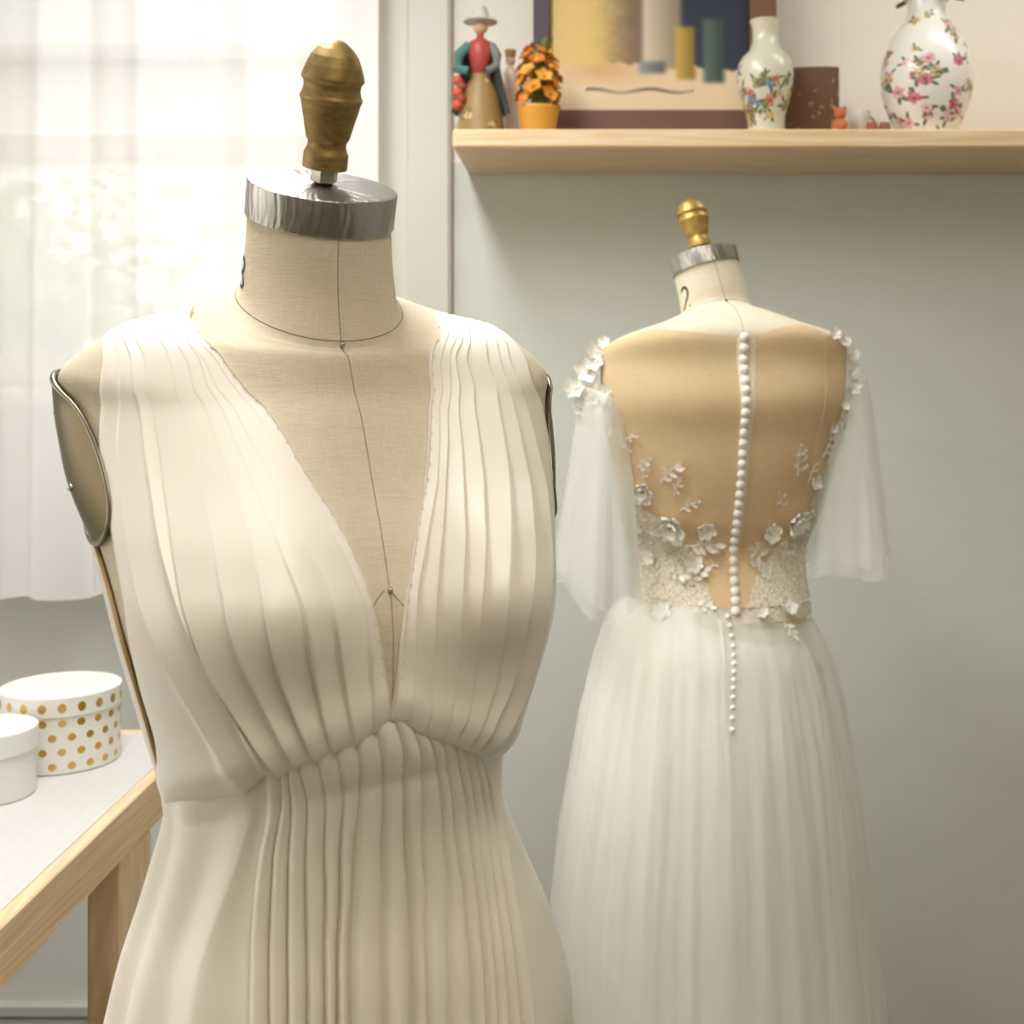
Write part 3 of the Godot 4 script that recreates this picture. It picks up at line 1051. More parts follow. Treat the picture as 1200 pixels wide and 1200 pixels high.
func back_stack() -> Stack:
	var s := Stack.new()
	s.add(1.0037, 0, 0.1552, 0.1116, 0.1212, 2.1)
	s.add(1.1237, 0, 0.1436, 0.1048, 0.1116, 2.1)
	s.add(1.2237, 0.0269, 0.1432, 0.0951, 0.0938, 2.1)
	s.add(1.2937, 0.0125, 0.1648, 0.1127, 0.1037, 2.1)
	s.add(1.3637, -0.0026, 0.1777, 0.1078, 0.1134, 2.1)
	s.add(1.4237, -0.0139, 0.1928, 0.1070, 0.1138, 2.2)
	s.add(1.4737, -0.0290, 0.2007, 0.1033, 0.1140, 2.3, 2)
	s.add(1.5269, -0.0270, 0.2042, 0.0856, 0.1029, 2.5, 6)
	s.add(1.5624, -0.0295, 0.1957, 0.0729, 0.1046, 2.6, 12)
	s.add(1.5873, -0.0300, 0.1246, 0.0679, 0.0776, 2.4, 19)
	s.add(1.6000, -0.0150, 0.0900, 0.0660, 0.0621, 2.15, 26)
	s.add(1.6120, 0.0, 0.0621, 0.0640, 0.0534, 2.0, 29, 0.006, -0.05)
	s.add(1.6480, 0.002, 0.0558, 0.0543, 0.0514, 2.0, 20, 0.014, -0.12)
	s.add(1.6900, 0.008, 0.0529, 0.0529, 0.0529, 2.0, 13, 0.025, -0.20)
	s.bust = [0.075, 1.39, 0.028, 0.055, 0.10, 0.05]
	return s


func patch(s: Stack, p0: float, p1: float, v0: float, v1: float, nu: int, nv: int, lift := 0.0) -> ArrayMesh:
	var rows := []
	for i in nv + 1:
		var v := lerpf(v0, v1, i / float(nv))
		var c := s.ring(v)
		var r := PackedVector3Array()
		for j in nu + 1:
			var phi := deg_to_rad(lerpf(p0, p1, j / float(nu)))
			r.append(s.lifted(phi, v, lift) if lift else s.on(c, phi))
		rows.append(r)
	return grid(rows, absf(p1 - p0) > 359.0)


func on_body(s: Stack, pts: Array, lift: float, n := 40) -> Array:
	# points (degrees, v) -> a smooth line on the body
	var out := []
	for i in n + 1:
		var q := along(pts, i / float(n))
		out.append(s.lifted(deg_to_rad(q.x), q.y, lift))
	return out


func along(pts: Array, t: float) -> Vector2:
	var k := pts.size()
	var x := clampf(t, 0.0, 1.0) * (k - 1)
	var i := mini(int(x), k - 2)
	var p1: Vector2 = pts[i]
	var p2: Vector2 = pts[i + 1]
	return p1.cubic_interpolate(p2, pts[maxi(i - 1, 0)], pts[mini(i + 2, k - 1)], x - i)


func pairs(a: Array) -> Array:
	var out := []
	for i in a.size() / 2:
		out.append(Vector2(a[2 * i], a[2 * i + 1]))
	return out


func make_form(s: Stack, t: Node3D, linen: Material, brass: Material, digit: String, spot: Vector2, tall: float, finial_scale: Vector2) -> void:
	part("torso", patch(s, -180, 180, 0.0, 11.0, 144, 176), linen, t)
	part("neck", patch(s, -180, 180, 11.0, 13.0, 96, 40), linen, t)
	# seams: sunk thread lines
	part("center_seam", tube(on_body(s, pairs([0, 1.0, 0, 3.0, 0, 5.0, 0, 7.0, 0, 9.0, 0, 11.0, 0, 13.0]), 0.0, 90), 0.00032, 5), M.thread, t)
	part("back_seam", tube(on_body(s, pairs([180, 1.0, 180, 3.0, 180, 5.0, 180, 7.0, 180, 9.0, 180, 11.0, 180, 13.0]), 0.0, 90), 0.0004, 5), M.thread, t)
	var loop := []
	for k in 97:
		loop.append(s.at(TAU * k / 96.0, 11.0))
	part("neckline_seam", tube(loop, 0.00036, 5), M.thread, t)
	# arm plates: shallow metal discs set into the armholes
	for side in [-1.0, 1.0]:
		var rows := []
		for i in 9:
			var r := PackedVector3Array()
			for j in 49:
				r.append(plate_point(s, side, i / 8.0, TAU * j / 48.0))
			rows.append(r)
		var plate := part("arm_plate", grid(rows, true, side > 0), M.plate, t)
		var rim := []
		for j in 49:
			rim.append(plate_point(s, side, 1.0, TAU * j / 48.0))
		part("rim", tube(rim, 0.0022, 8), M.plate_rim, plate)
		for q in [[0.42, 2.3], [0.42, -1.2]]:
			part("screw", ball(0.0032, 12, 8), M.nut, plate, plate_point(s, side, q[0], q[1]))
	# neck cap, nut, finial on the neck's axis
	var c := s.ring(13.0)
	var up := Vector3(0, -sin(deg_to_rad(c[6])), cos(deg_to_rad(c[6]))).cross(Vector3(1, c[8], 0)).normalized()
	var bs := facing(up)
	var o := Vector3(c[7], c[0], c[1])
	var R := 0.0568
	part("neck_cap", lathe(soft([Vector2(R - 0.003, -0.002), Vector2(R, -0.002), Vector2(R, 0.0265), Vector2(0.004, 0.027), Vector2(0, 0.027)], 0.0012), 96), M.steel, t, o, bs)
	var hexn := lathe([Vector2(0.0085, 0.0), Vector2(0.0105, 0.0015), Vector2(0.0105, 0.011), Vector2(0.0085, 0.0125), Vector2(0.0, 0.0125)], 6)
	part("hex_nut", faceted(hexn), M.nut, t, o + up * 0.028, bs)
	part("stud", lathe([Vector2(0.0065, -0.002), Vector2(0.0065, 0.014)], 24), M.iron, t, o + up * 0.027, bs)
	var prof := []
	for p in [[0, 25.4], [16, 25.4], [18.5, 24.6], [24, 22], [30, 21.5], [34, 24.0], [37, 25.0], [53, 28.5], [68, 32], [75.5, 33.4], [77.5, 34.8], [81, 35], [84, 33.2], [91, 31.6], [97, 32.2], [100, 34.8], [103, 35.2], [106, 34.2], [116, 31], [127, 26], [135.5, 19], [141, 11.5], [143.5, 6.5], [144, 0]]:
		prof.append(Vector2(p[1], p[0]) / 1500.0 * finial_scale)
	part("finial", lathe(soft([Vector2(0, 0)] + prof, 0.0005), 56), brass, t, o + up * 0.0395, bs)
	# the size, printed on the neck
	var tm := TextMesh.new()
	var font := SystemFont.new()
	font.font_names = PackedStringArray(["Droid Sans"])
	tm.font = font
	tm.text = digit
	tm.font_size = 64
	tm.pixel_size = tall / 46.0
	tm.depth = 0.0
	var arr := tm.get_mesh_arrays()
	var pos: PackedVector3Array = arr[Mesh.ARRAY_VERTEX]
	var nor := PackedVector3Array()
	for k in pos.size():
		var phi := deg_to_rad(spot.x) + pos[k].x / 0.056
		var v := spot.y + pos[k].y / 0.033
		nor.append(s.normal(phi, v))
		pos[k] = s.at(phi, v) + nor[k] * 0.0004
	var idx: PackedInt32Array = arr[Mesh.ARRAY_INDEX] if arr[Mesh.ARRAY_INDEX] != null else PackedInt32Array(range(pos.size()))
	var uv := PackedVector2Array()
	uv.resize(pos.size())
	part("size_number", arrays(pos, nor, uv, idx), M.ink, t)
	# stand
	part("pole", tube([Vector3(0, 0.06, 0), Vector3(0, 1.05, 0)], 0.016, 16), M.iron, t)
	part("base", lathe(soft([Vector2(0, 0.02), Vector2(0.2, 0.02), Vector2(0.2, 0.035), Vector2(0.05, 0.05), Vector2(0.03, 0.08), Vector2(0, 0.08)], 0.004), 40), M.iron, t)
	for k in 4:
		part("caster", ball(0.012, 12, 8), M.iron, t, Vector3(cos(k * PI / 2) * 0.17, 0.012, sin(k * PI / 2) * 0.17))


func plate_point(s: Stack, side: float, r: float, a: float) -> Vector3:
	var lift := 0.0012 if s.rows[13][8] == 0.0 else -0.006
	var phi := 91.0 - 27.0 * r * cos(a) + 7.0 * r * sin(a)
	var v := 6.4 + 1.28 * r * sin(a)
	return s.lifted(deg_to_rad(side * phi), v, lift + 0.002 * r + 0.0035 * (1.0 - r * r))


func faceted(m: ArrayMesh) -> ArrayMesh:
	var st := SurfaceTool.new()
	st.create_from(m, 0)
	st.deindex()
	var a := st.commit_to_arrays()
	var pos: PackedVector3Array = a[Mesh.ARRAY_VERTEX]
	var nor: PackedVector3Array = a[Mesh.ARRAY_NORMAL]
	for i in range(0, pos.size(), 3):
		var n := (pos[i + 2] - pos[i]).cross(pos[i + 1] - pos[i]).normalized()
		for k in 3:
			nor[i + k] = n
	a[Mesh.ARRAY_NORMAL] = nor
	var me := ArrayMesh.new()
	me.add_surface_from_arrays(Mesh.PRIMITIVE_TRIANGLES, a)
	return me


func front_form() -> void:
	var s := front_stack()
	var t := thing("dress_form", "near linen dress form with steel neck cap, brass finial and size 8 mark", "dress form", Vector3(-0.1936, 0, -1.0), 0.46324)
	make_form(s, t, M.linen, M.brass, "8", Vector2(-94, 11.75), 0.026, Vector2.ONE)
	# pins with round heads at the base of the neck and between the busts
	for q in [[0.5, 10.86], [0.0, 4.6]]:
		part("pin", ball(0.0021, 12, 8), M.nut, t, s.lifted(deg_to_rad(q[0]), q[1], 0.0015))
	for q in [[-1, 4.61, -3, 4.51, -6, 4.30], [0, 4.61, 1.5, 4.49, 5, 4.25]]:
		part("bust_seam", tube(on_body(s, pairs(q), 0.0, 12), 0.00035, 5), M.thread, t)


# ------------------------------------------------------------------ pleated cloth
func ramp(a: float, b: float, x: float) -> float:
	return smoothstep(a, b, x)


func saw(u: float, a0: float, a1: float, steep: float) -> float:
	# from a ridge of height a0 down to nothing, then steeply up to the next ridge a1
	if u < 1.0 - steep:
		return a0 * pow(1.0 - u / (1.0 - steep), 1.15)
	return a1 * ramp(0.0, 1.0, (u - 1.0 + steep) / steep)


func roll(u: float) -> float:
	# a soft tube of cloth between two creases, fuller on its first side
	return pow(sin(PI * pow(u, 0.82)), 0.7)


func bodice_panel(s: Stack, curves: Array, amps: Array, fades: Array, mirrored: bool) -> ArrayMesh:
	# curves run from the waist seam to the shoulder, from the outer edge to the neckline
	var nt := 110
	var us := [0.0, 0.08, 0.2, 0.35, 0.5, 0.65, 0.78, 0.87, 0.91, 0.94, 0.97]
	var rows := []
	for i in nt + 1:
		var t := pow(i / float(nt), 1.25)
		var row := PackedVector3Array()
		var q := []
		var am := []
		for k in curves.size():
			q.append(along(curves[k], t))
			var f: float = fades[k]
			am.append(amps[k] * (0.3 + 0.7 * ramp(0.0, 0.1, t)) * (1.0 - (0.96 if mirrored == false else 0.88) * ramp(f * 0.35, f, t)) + (0.0003 if amps[k] > 0.0 else 0.0) * ramp(0.75, 1.0, t))
		for k in curves.size() - 1:
			for u in (us + [1.0] if k == curves.size() - 2 else us):
				var a: Vector2 = q[k]
				var b: Vector2 = q[k + 1]
				var p := a.lerp(b, u)
				var h := 0.0035 + saw(u, am[k], am[k + 1], 0.12) + 0.0032 * exp(-pow((t - 0.05) / 0.04, 2.0)) * ramp(0.0, 0.02, t)
				if t == 0.0:
					h = 0.003
				if k == 0 and u < 0.1:
					h *= 0.4 + 6.0 * u
				row.append(s.lifted(deg_to_rad(p.x), p.y, h))
		# the hem along the neckline, rolled under
		var e: Vector2 = q[curves.size() - 1]
		var before: Vector2 = q[curves.size() - 2]
		var d := (e - before).normalized() if e.distance_to(before) > 0.001 else Vector2(0.0, 0.0)
		row.append(s.lifted(deg_to_rad(e.x + d.x * 0.25), e.y, 0.0027))
		row.append(s.lifted(deg_to_rad(e.x + d.x * 0.3), e.y, 0.0006))
		rows.append(row)
	return grid(rows, false, mirrored)


func front_gown() -> void:
	var s := front_stack()
	var t := thing("gown", "ivory satin gown with plunging pleated neckline on the near dress form", "dress", Vector3(-0.1936, 0, -1.0), 0.46324)
	var L := [
		pairs([-94.5, 2.10, -89.7, 2.41, -82.3, 2.76, -79.2, 3.05, -79.1, 3.29, -79.0, 3.51, -78.0, 3.74, -77.0, 3.98, -75.4, 4.22, -73.9, 4.46, -72.9, 4.71, -71.8, 4.97, -69.8, 5.26, -67.5, 5.58, -66.1, 5.89, -64.9, 6.19, -64.0, 6.48, -62.5, 6.80, -61.1, 7.29, -62.7, 7.95, -71.3, 8.44, -90.0, 8.83]),
		pairs([-39.5, 2.61, -42.6, 2.86, -45.6, 3.07, -48.6, 3.26, -51.4, 3.45, -54.2, 3.64, -56.5, 3.84, -58.5, 4.05, -60.5, 4.25, -61.8, 4.47, -62.0, 4.71, -61.8, 4.97, -60.8, 5.25, -59.2, 5.56, -57.7, 5.89, -56.7, 6.20, -56.0, 6.50, -54.7, 6.84, -53.9, 7.38, -56.4, 8.06, -66.5, 8.56, -90.0, 9.00]),
		pairs([-33.5, 2.85, -35.5, 3.06, -37.8, 3.27, -39.8, 3.46, -41.6, 3.66, -43.6, 3.86, -45.5, 4.07, -47.3, 4.27, -48.8, 4.48, -49.5, 4.69, -49.9, 4.92, -50.0, 5.17, -49.4, 5.45, -48.5, 5.76, -48.0, 6.06, -48.0, 6.34, -48.0, 6.63, -48.3, 7.00, -49.5, 7.59, -54.5, 8.20, -65.6, 8.68, -90.0, 9.13]),
		pairs([-29.5, 2.82, -32.4, 3.04, -35.4, 3.23, -38.2, 3.42, -40.7, 3.61, -43.0, 3.80, -44.8, 4.01, -46.1, 4.23, -47.1, 4.45, -47.5, 4.67, -47.2, 4.91, -46.9, 5.17, -46.1, 5.46, -45.3, 5.76, -45.0, 6.07, -44.6, 6.36, -44.9, 6.66, -45.2, 7.04, -46.5, 7.68, -51.7, 8.29, -63.8, 8.78, -90.0, 9.25]),
		pairs([-24.5, 2.92, -26.9, 3.13, -29.1, 3.33, -31.3, 3.53, -33.0, 3.74, -34.9, 3.96, -36.3, 4.18, -37.3, 4.40, -37.5, 4.62, -37.5, 4.84, -37.2, 5.09, -36.8, 5.36, -36.5, 5.65, -36.5, 5.95, -36.5, 6.23, -36.8, 6.51, -37.3, 6.83, -38.3, 7.32, -41.1, 7.99, -48.0, 8.52, -61.5, 9.01, -90.0, 9.43]),
		pairs([-19.5, 2.98, -21.5, 3.20, -23.5, 3.40, -25.2, 3.61, -26.9, 3.83, -28.1, 4.07, -28.9, 4.31, -29.4, 4.53, -29.3, 4.76, -29.0, 4.99, -29.0, 5.25, -29.1, 5.52, -29.5, 5.81, -29.7, 6.09, -30.4, 6.36, -31.4, 6.64, -32.5, 7.00, -34.4, 7.58, -39.0, 8.20, -46.9, 8.69, -61.8, 9.18, -90.0, 9.57]),
		pairs([-14.5, 3.06, -16.2, 3.28, -17.4, 3.49, -18.4, 3.71, -19.6, 3.94, -20.6, 4.18, -21.2, 4.42, -21.7, 4.65, -22.4, 4.87, -23.2, 5.10, -23.8, 5.36, -24.4, 5.64, -25.1, 5.92, -25.9, 6.20, -26.9, 6.46, -28.2, 6.74, -29.6, 7.15, -32.2, 7.79, -37.8, 8.36, -46.4, 8.84, -62.5, 9.36, -90.0, 9.67]),
		pairs([-9.0, 3.10, -10.1, 3.32, -11.1, 3.53, -12.0, 3.75, -13.1, 3.98, -14.1, 4.22, -14.8, 4.45, -15.0, 4.68, -15.8, 4.91, -16.9, 5.15, -18.0, 5.42, -19.3, 5.69, -20.7, 5.97, -22.1, 6.22, -23.6, 6.48, -25.3, 6.75, -27.0, 7.14, -30.0, 7.75, -35.5, 8.30, -43.7, 8.75, -59.0, 9.25, -90.0, 9.74]),
		pairs([-4.5, 3.21, -4.9, 3.42, -5.0, 3.63, -5.4, 3.86, -5.8, 4.08, -6.1, 4.31, -6.9, 4.54, -7.9, 4.77, -9.1, 5.00, -10.8, 5.26, -12.4, 5.53, -14.0, 5.81, -15.8, 6.08, -17.5, 6.34, -19.5, 6.59, -21.5, 6.88, -23.9, 7.33, -27.5, 7.95, -33.8, 8.42, -42.4, 8.86, -58.6, 9.38, -90.0, 9.82]),
		pairs([-0.5, 3.30, -1.3, 3.51, -2.0, 3.73, -2.7, 3.95, -3.5, 4.17, -4.5, 4.40, -5.4, 4.62, -6.2, 4.85, -7.4, 5.09, -8.8, 5.36, -10.5, 5.63, -12.5, 5.91, -14.2, 6.17, -16.0, 6.42, -17.6, 6.69, -19.7, 7.01, -22.5, 7.53, -27.1, 8.10, -33.7, 8.53, -42.4, 8.96, -59.2, 9.49, -90.0, 9.93])]
	var R := [
		pairs([88, 2.2, 89, 2.7, 90, 3.2, 90, 3.8, 88, 4.4, 84, 5.0, 76, 5.6, 67, 6.2, 62, 6.9, 58, 8.0, 91, 9.16]),
		pairs([35.5, 2.61, 37.1, 2.83, 40.6, 3.01, 45.3, 3.17, 46.4, 3.37, 46.0, 3.59, 45.9, 3.82, 45.4, 4.05, 44.5, 4.30, 45.9, 4.54, 48.3, 4.77, 49.2, 5.03, 49.8, 5.33, 50.2, 5.65, 49.2, 5.99, 48.2, 6.31, 47.6, 6.63, 46.9, 7.04, 46.7, 7.71, 51.5, 8.34, 64.3, 8.82, 90.0, 9.26]),
		pairs([27.5, 2.78, 29.0, 2.98, 31.4, 3.17, 34.1, 3.34, 35.0, 3.54, 34.5, 3.77, 33.7, 4.00, 32.9, 4.25, 33.1, 4.48, 34.9, 4.70, 36.5, 4.94, 37.3, 5.21, 38.4, 5.50, 39.4, 5.82, 39.5, 6.13, 39.6, 6.43, 40.1, 6.76, 40.6, 7.25, 43.0, 7.97, 49.9, 8.53, 64.2, 9.00, 90.0, 9.36]),
		pairs([23.0, 2.86, 24.3, 3.06, 25.9, 3.25, 27.4, 3.44, 27.6, 3.65, 26.9, 3.88, 26.0, 4.12, 25.1, 4.36, 25.2, 4.59, 26.1, 4.82, 26.9, 5.06, 27.9, 5.34, 29.0, 5.63, 30.3, 5.94, 31.4, 6.24, 32.4, 6.53, 33.5, 6.87, 35.2, 7.43, 39.2, 8.13, 47.0, 8.68, 63.1, 9.17, 90.0, 9.46]),
		pairs([17.5, 2.97, 18.7, 3.17, 19.9, 3.36, 20.1, 3.56, 20.1, 3.77, 19.5, 4.00, 19.0, 4.23, 19.1, 4.46, 19.6, 4.68, 20.2, 4.92, 20.8, 5.17, 21.3, 5.45, 22.1, 5.75, 23.1, 6.06, 23.9, 6.34, 24.9, 6.63, 26.2, 7.02, 28.7, 7.67, 33.7, 8.32, 42.8, 8.88, 62.4, 9.40, 90.0, 9.57]),
		pairs([13.5, 3.02, 13.9, 3.23, 14.6, 3.42, 15.1, 3.62, 15.3, 3.83, 15.0, 4.05, 15.0, 4.28, 15.0, 4.50, 15.4, 4.72, 16.0, 4.96, 16.6, 5.22, 17.1, 5.51, 17.8, 5.81, 18.6, 6.11, 19.6, 6.39, 20.6, 6.69, 22.1, 7.11, 25.2, 7.79, 30.9, 8.42, 41.2, 9.00, 63.8, 9.52, 90.0, 9.67]),
		pairs([8.0, 3.12, 8.4, 3.32, 8.5, 3.51, 8.5, 3.71, 8.8, 3.92, 9.0, 4.13, 9.2, 4.35, 9.7, 4.57, 10.4, 4.79, 11.2, 5.03, 12.1, 5.30, 13.1, 5.60, 14.1, 5.90, 15.3, 6.19, 16.7, 6.47, 18.1, 6.78, 20.3, 7.26, 24.1, 7.97, 30.7, 8.56, 43.1, 9.18, 67.8, 9.67, 90.0, 9.78]),
		pairs([3.5, 3.24, 3.8, 3.43, 4.1, 3.62, 4.5, 3.82, 4.5, 4.02, 4.6, 4.23, 5.1, 4.45, 5.9, 4.66, 7.2, 4.88, 8.5, 5.13, 9.7, 5.39, 11.2, 5.69, 12.7, 5.98, 13.9, 6.26, 15.2, 6.54, 16.6, 6.88, 18.8, 7.43, 23.1, 8.13, 29.9, 8.71, 44.5, 9.38, 70.5, 9.82, 90.0, 9.90]),
		pairs([-0.5, 3.30, 0.2, 3.49, 0.8, 3.68, 1.2, 3.87, 1.6, 4.07, 2.2, 4.27, 2.9, 4.47, 4.1, 4.68, 5.1, 4.90, 6.2, 5.14, 7.5, 5.41, 8.8, 5.69, 10.3, 5.98, 11.7, 6.26, 13.0, 6.53, 14.4, 6.85, 16.5, 7.37, 20.1, 8.07, 25.9, 8.64, 38.3, 9.35, 63.8, 9.91, 90.0, 10.00])]
	part("bodice_panel", bodice_panel(s, L, [0.0, 0.006, 0.0075, 0.0075, 0.007, 0.007, 0.0065, 0.006, 0.0045, 0.0015], [1, 0.95, 1.1, 0.85, 0.62, 0.52, 0.48, 0.45, 0.5, 1.5], false), M.satin, t)
	part("bodice_panel", bodice_panel(s, R, [0.0, 0.007, 0.007, 0.007, 0.0065, 0.006, 0.0055, 0.0045, 0.0015], [1, 1.1, 1.1, 1.1, 1.0, 1.0, 0.9, 0.8, 1.5], true), M.satin, t)
	# stitches along the neckline hems
	var st := SurfaceTool.new()
	st.begin(Mesh.PRIMITIVE_TRIANGLES)
	for c in [L[9], R[8]]:
		var inner: Array = L[8] if c == L[9] else R[7]
		for k in 26:
			var tt := 0.03 + 0.95 * k / 26.0
			var p := along(c, tt).lerp(along(inner, tt), 0.2)
			var p2 := along(c, tt + 0.004).lerp(along(inner, tt + 0.004), 0.2)
			put_tube(st, [s.lifted(deg_to_rad(p.x), p.y, 0.0045), s.lifted(deg_to_rad(p2.x), p2.y, 0.0045)], 0.0005, 5)
	var sti := part("hem_stitches", st.commit(), M.stitch, t)
	sti.set_meta("kind", "stuff")
	# back of the gown, from side seam to side seam; its turned edge shows at the armhole
	var edge := pairs([-85, 2.2, -81.5, 3.0, -82, 4.0, -84.5, 4.7, -90, 5.3, -112, 6.0, -124, 6.8, -130, 7.8, -122, 8.7])
	var rows := []
	for i in 49:
		var q := along(edge, i / 48.0)
		var row := PackedVector3Array()
		for j in 61:
			var phi := lerpf(q.x + 360.0, 180.0, j / 30.0) if j <= 30 else lerpf(180.0, -q.x, (j - 30) / 30.0)
			row.append(s.lifted(deg_to_rad(phi), q.y, 0.004 if j > 0 and j < 60 else 0.001))
		rows.append(row)
	part("back_panel", grid(rows, false, true), M.satin, t)
	part("edge_binding", tube(on_body(s, edge.slice(0, 6), 0.0022, 60), 0.0016, 8), M.satin_edge, t)
	front_skirt(s, t)


func outside_of(s: Stack, p: Vector3, gap: float) -> Vector3:
	# moves a point straight out from the body's axis until it clears the body (the level rings only)
	var v := 1.0
	while v < 5.0 and s.rows[int(v) + 1][0] < p.y:
		v += 1.0
	v += clampf((p.y - s.rows[int(v)][0]) / (s.rows[mini(int(v) + 1, 13)][0] - s.rows[int(v)][0]), 0.0, 1.0)
	var c := s.ring(v)
	var d := Vector2(p.x - c[7], p.z - c[1])
	var r := d.length()
	var depth := c[3] if d.y > 0.0 else c[4]
	var edge := r / pow(pow(absf(d.x) / c[2], c[5]) + pow(absf(d.y) / depth, c[5]), 1.0 / c[5])
	if r < edge + gap:
		d *= (edge + gap) / r
	return Vector3(c[7] + d.x, p.y, c[1] + d.y)


func front_skirt(s: Stack, t: Node3D) -> void:
	var k := Stack.new()
	k.add(1.3, 0.0199, 0.1333, 0.1260, 0.0986, 2.1, 0, -0.0003)
	k.add(1.24, 0.0111, 0.1275, 0.1190, 0.098, 2.1, 0, 0.0036)
	k.add(1.19, 0.001, 0.1293, 0.1150, 0.1044, 2.1, 0, 0.0035)
	k.add(1.14, 0.0016, 0.1438, 0.115, 0.115, 2.05, 0, 0.0063)
	k.add(1.09, 0.0027, 0.1619, 0.1286, 0.1286, 2.0, 0, 0.0088)
	k.add(1.03, 0.0025, 0.1772, 0.1398, 0.1398, 2.0, 0, 0.0109)
	k.add(0.95, -0.0007, 0.1905, 0.1564, 0.1564, 2.0, 0, 0.004)
	k.add(0.5, 0.0, 0.25, 0.215, 0.215, 2.0)
	k.add(0.015, 0.0, 0.31, 0.27, 0.27, 2.0)
	# seam point on the body (degrees, v), then points on the skirt from the seam down; sorted by angle
	var C := [
		[-42, 2.55, [-42, 1.03, -44.5, 1.91, -48, 2.69, -51, 3.42, -51, 4.13], 0.004, true],
		[-33.5, 2.85, [-36, 0.91, -37.5, 1.79, -38, 2.59, -37, 3.35, -36, 4.07], 0.006, false],
		[-29, 2.83, [-31, 0.8, -33, 1.67, -32.5, 2.53, -32, 3.31, -31, 4.06], 0.004, false],
		[-27, 2.87, [-29.5, 0.8, -28.5, 1.68, -27.5, 2.54, -27, 3.32, -26.5, 4.07], 0.006, false],
		[-24.5, 2.92, [-25, 0.71, -23.5, 1.6, -22.5, 2.49, -22, 3.3, -22, 4.08], 0.005, false],
		[-19.5, 2.99, [-19.5, 0.66, -18, 1.55, -16.8, 2.47, -17.4, 3.31, -17.8, 4.1], 0.005, false],
		[-14.5, 3.06, [-14, 0.61, -13, 1.49, -12.6, 2.45, -14, 3.31, -15, 4.12], 0.005, false],
		[-9, 3.1, [-8.5, 0.55, -8.5, 1.44, -9.0, 2.43, -11, 3.3, -12, 4.13], 0.006, false],
		[-4.5, 3.2, [-3, 0.46, -1, 1.38, -0.5, 2.43, -2.5, 3.34, -4, 4.2], 0.005, false],
		[-0.5, 3.3, [2, 0.3, 4.5, 1.24, 6.5, 2.39, 5, 3.36, 2.5, 4.27], 0.009, false],
		[3.5, 3.23, [7, 0.39, 11, 1.36, 12, 2.47, 9, 3.43, 6.5, 4.32], 0.004, false],
		[8, 3.12, [12.5, 0.54, 19, 1.55, 20, 2.62, 16, 3.55, 12.5, 4.4], 0.005, false],
		[13, 3.03, [17, 0.63, 24, 1.67, 25, 2.72, 22, 3.67, 18.5, 4.52], 0.004, false],
		[17.5, 2.97, [22, 0.7, 31, 1.79, 30, 2.81, 26, 3.74, 22, 4.57], 0.005, false],
		[23, 2.86, [27, 0.76, 36, 1.89, 34, 2.88, 29.5, 3.79, 25.5, 4.61], 0.004, false],
		[27.5, 2.77, [32.5, 0.85, 42.5, 2.02, 38.5, 2.97, 33.5, 3.87, 29.5, 4.67], 0.004, false],
		[32, 2.68, [39, 0.96, 48.5, 2.15, 43, 3.06, 37.5, 3.94, 33.5, 4.71], 0.004, false],
		[36, 2.6, [46.5, 1.17, 54, 2.3, 48, 3.18, 43, 4.03, 39, 4.78], 0.006, false],
		[88, 2.2, [85, 1.4, 82, 2.3, 80, 3.1, 78, 3.9, 77, 4.7], 0.003, true],
		[120, 2.17, [120, 1.4, 118, 2.3, 117, 3.1, 116, 3.9, 115, 4.7], 0.004, true],
		[150, 2.17, [150, 1.4, 150, 2.3, 150, 3.1, 150, 3.9, 150, 4.7], 0.004, true],
		[180, 2.17, [180, 1.4, 180, 2.3, 180, 3.1, 180, 3.9, 180, 4.7], 0.004, true],
		[212, 2.17, [212, 1.4, 212, 2.3, 212, 3.1, 212, 3.9, 212, 4.7], 0.004, true],
		[245, 2.17, [246, 1.3, 246, 2.1, 248, 2.9, 250, 3.6, 250, 4.4], 0.003, true],
		[273, 2.17, [272, 1.2, 270, 2.0, 268, 2.8, 267, 3.5, 267, 4.3], 0.004, true],
		[290, 2.28, [289, 1.15, 287, 1.96, 285, 2.75, 284, 3.45, 284, 4.25], 0.002, true],
		[318, 2.55, [318, 1.03, 315.5, 1.91, 312, 2.69, 309, 3.42, 309, 4.13], 0.004, true]]
	var us := [0.0, 0.03, 0.08, 0.16, 0.26, 0.38, 0.5, 0.62, 0.74, 0.84, 0.92, 0.97]
	var rows := []
	var nt := 96
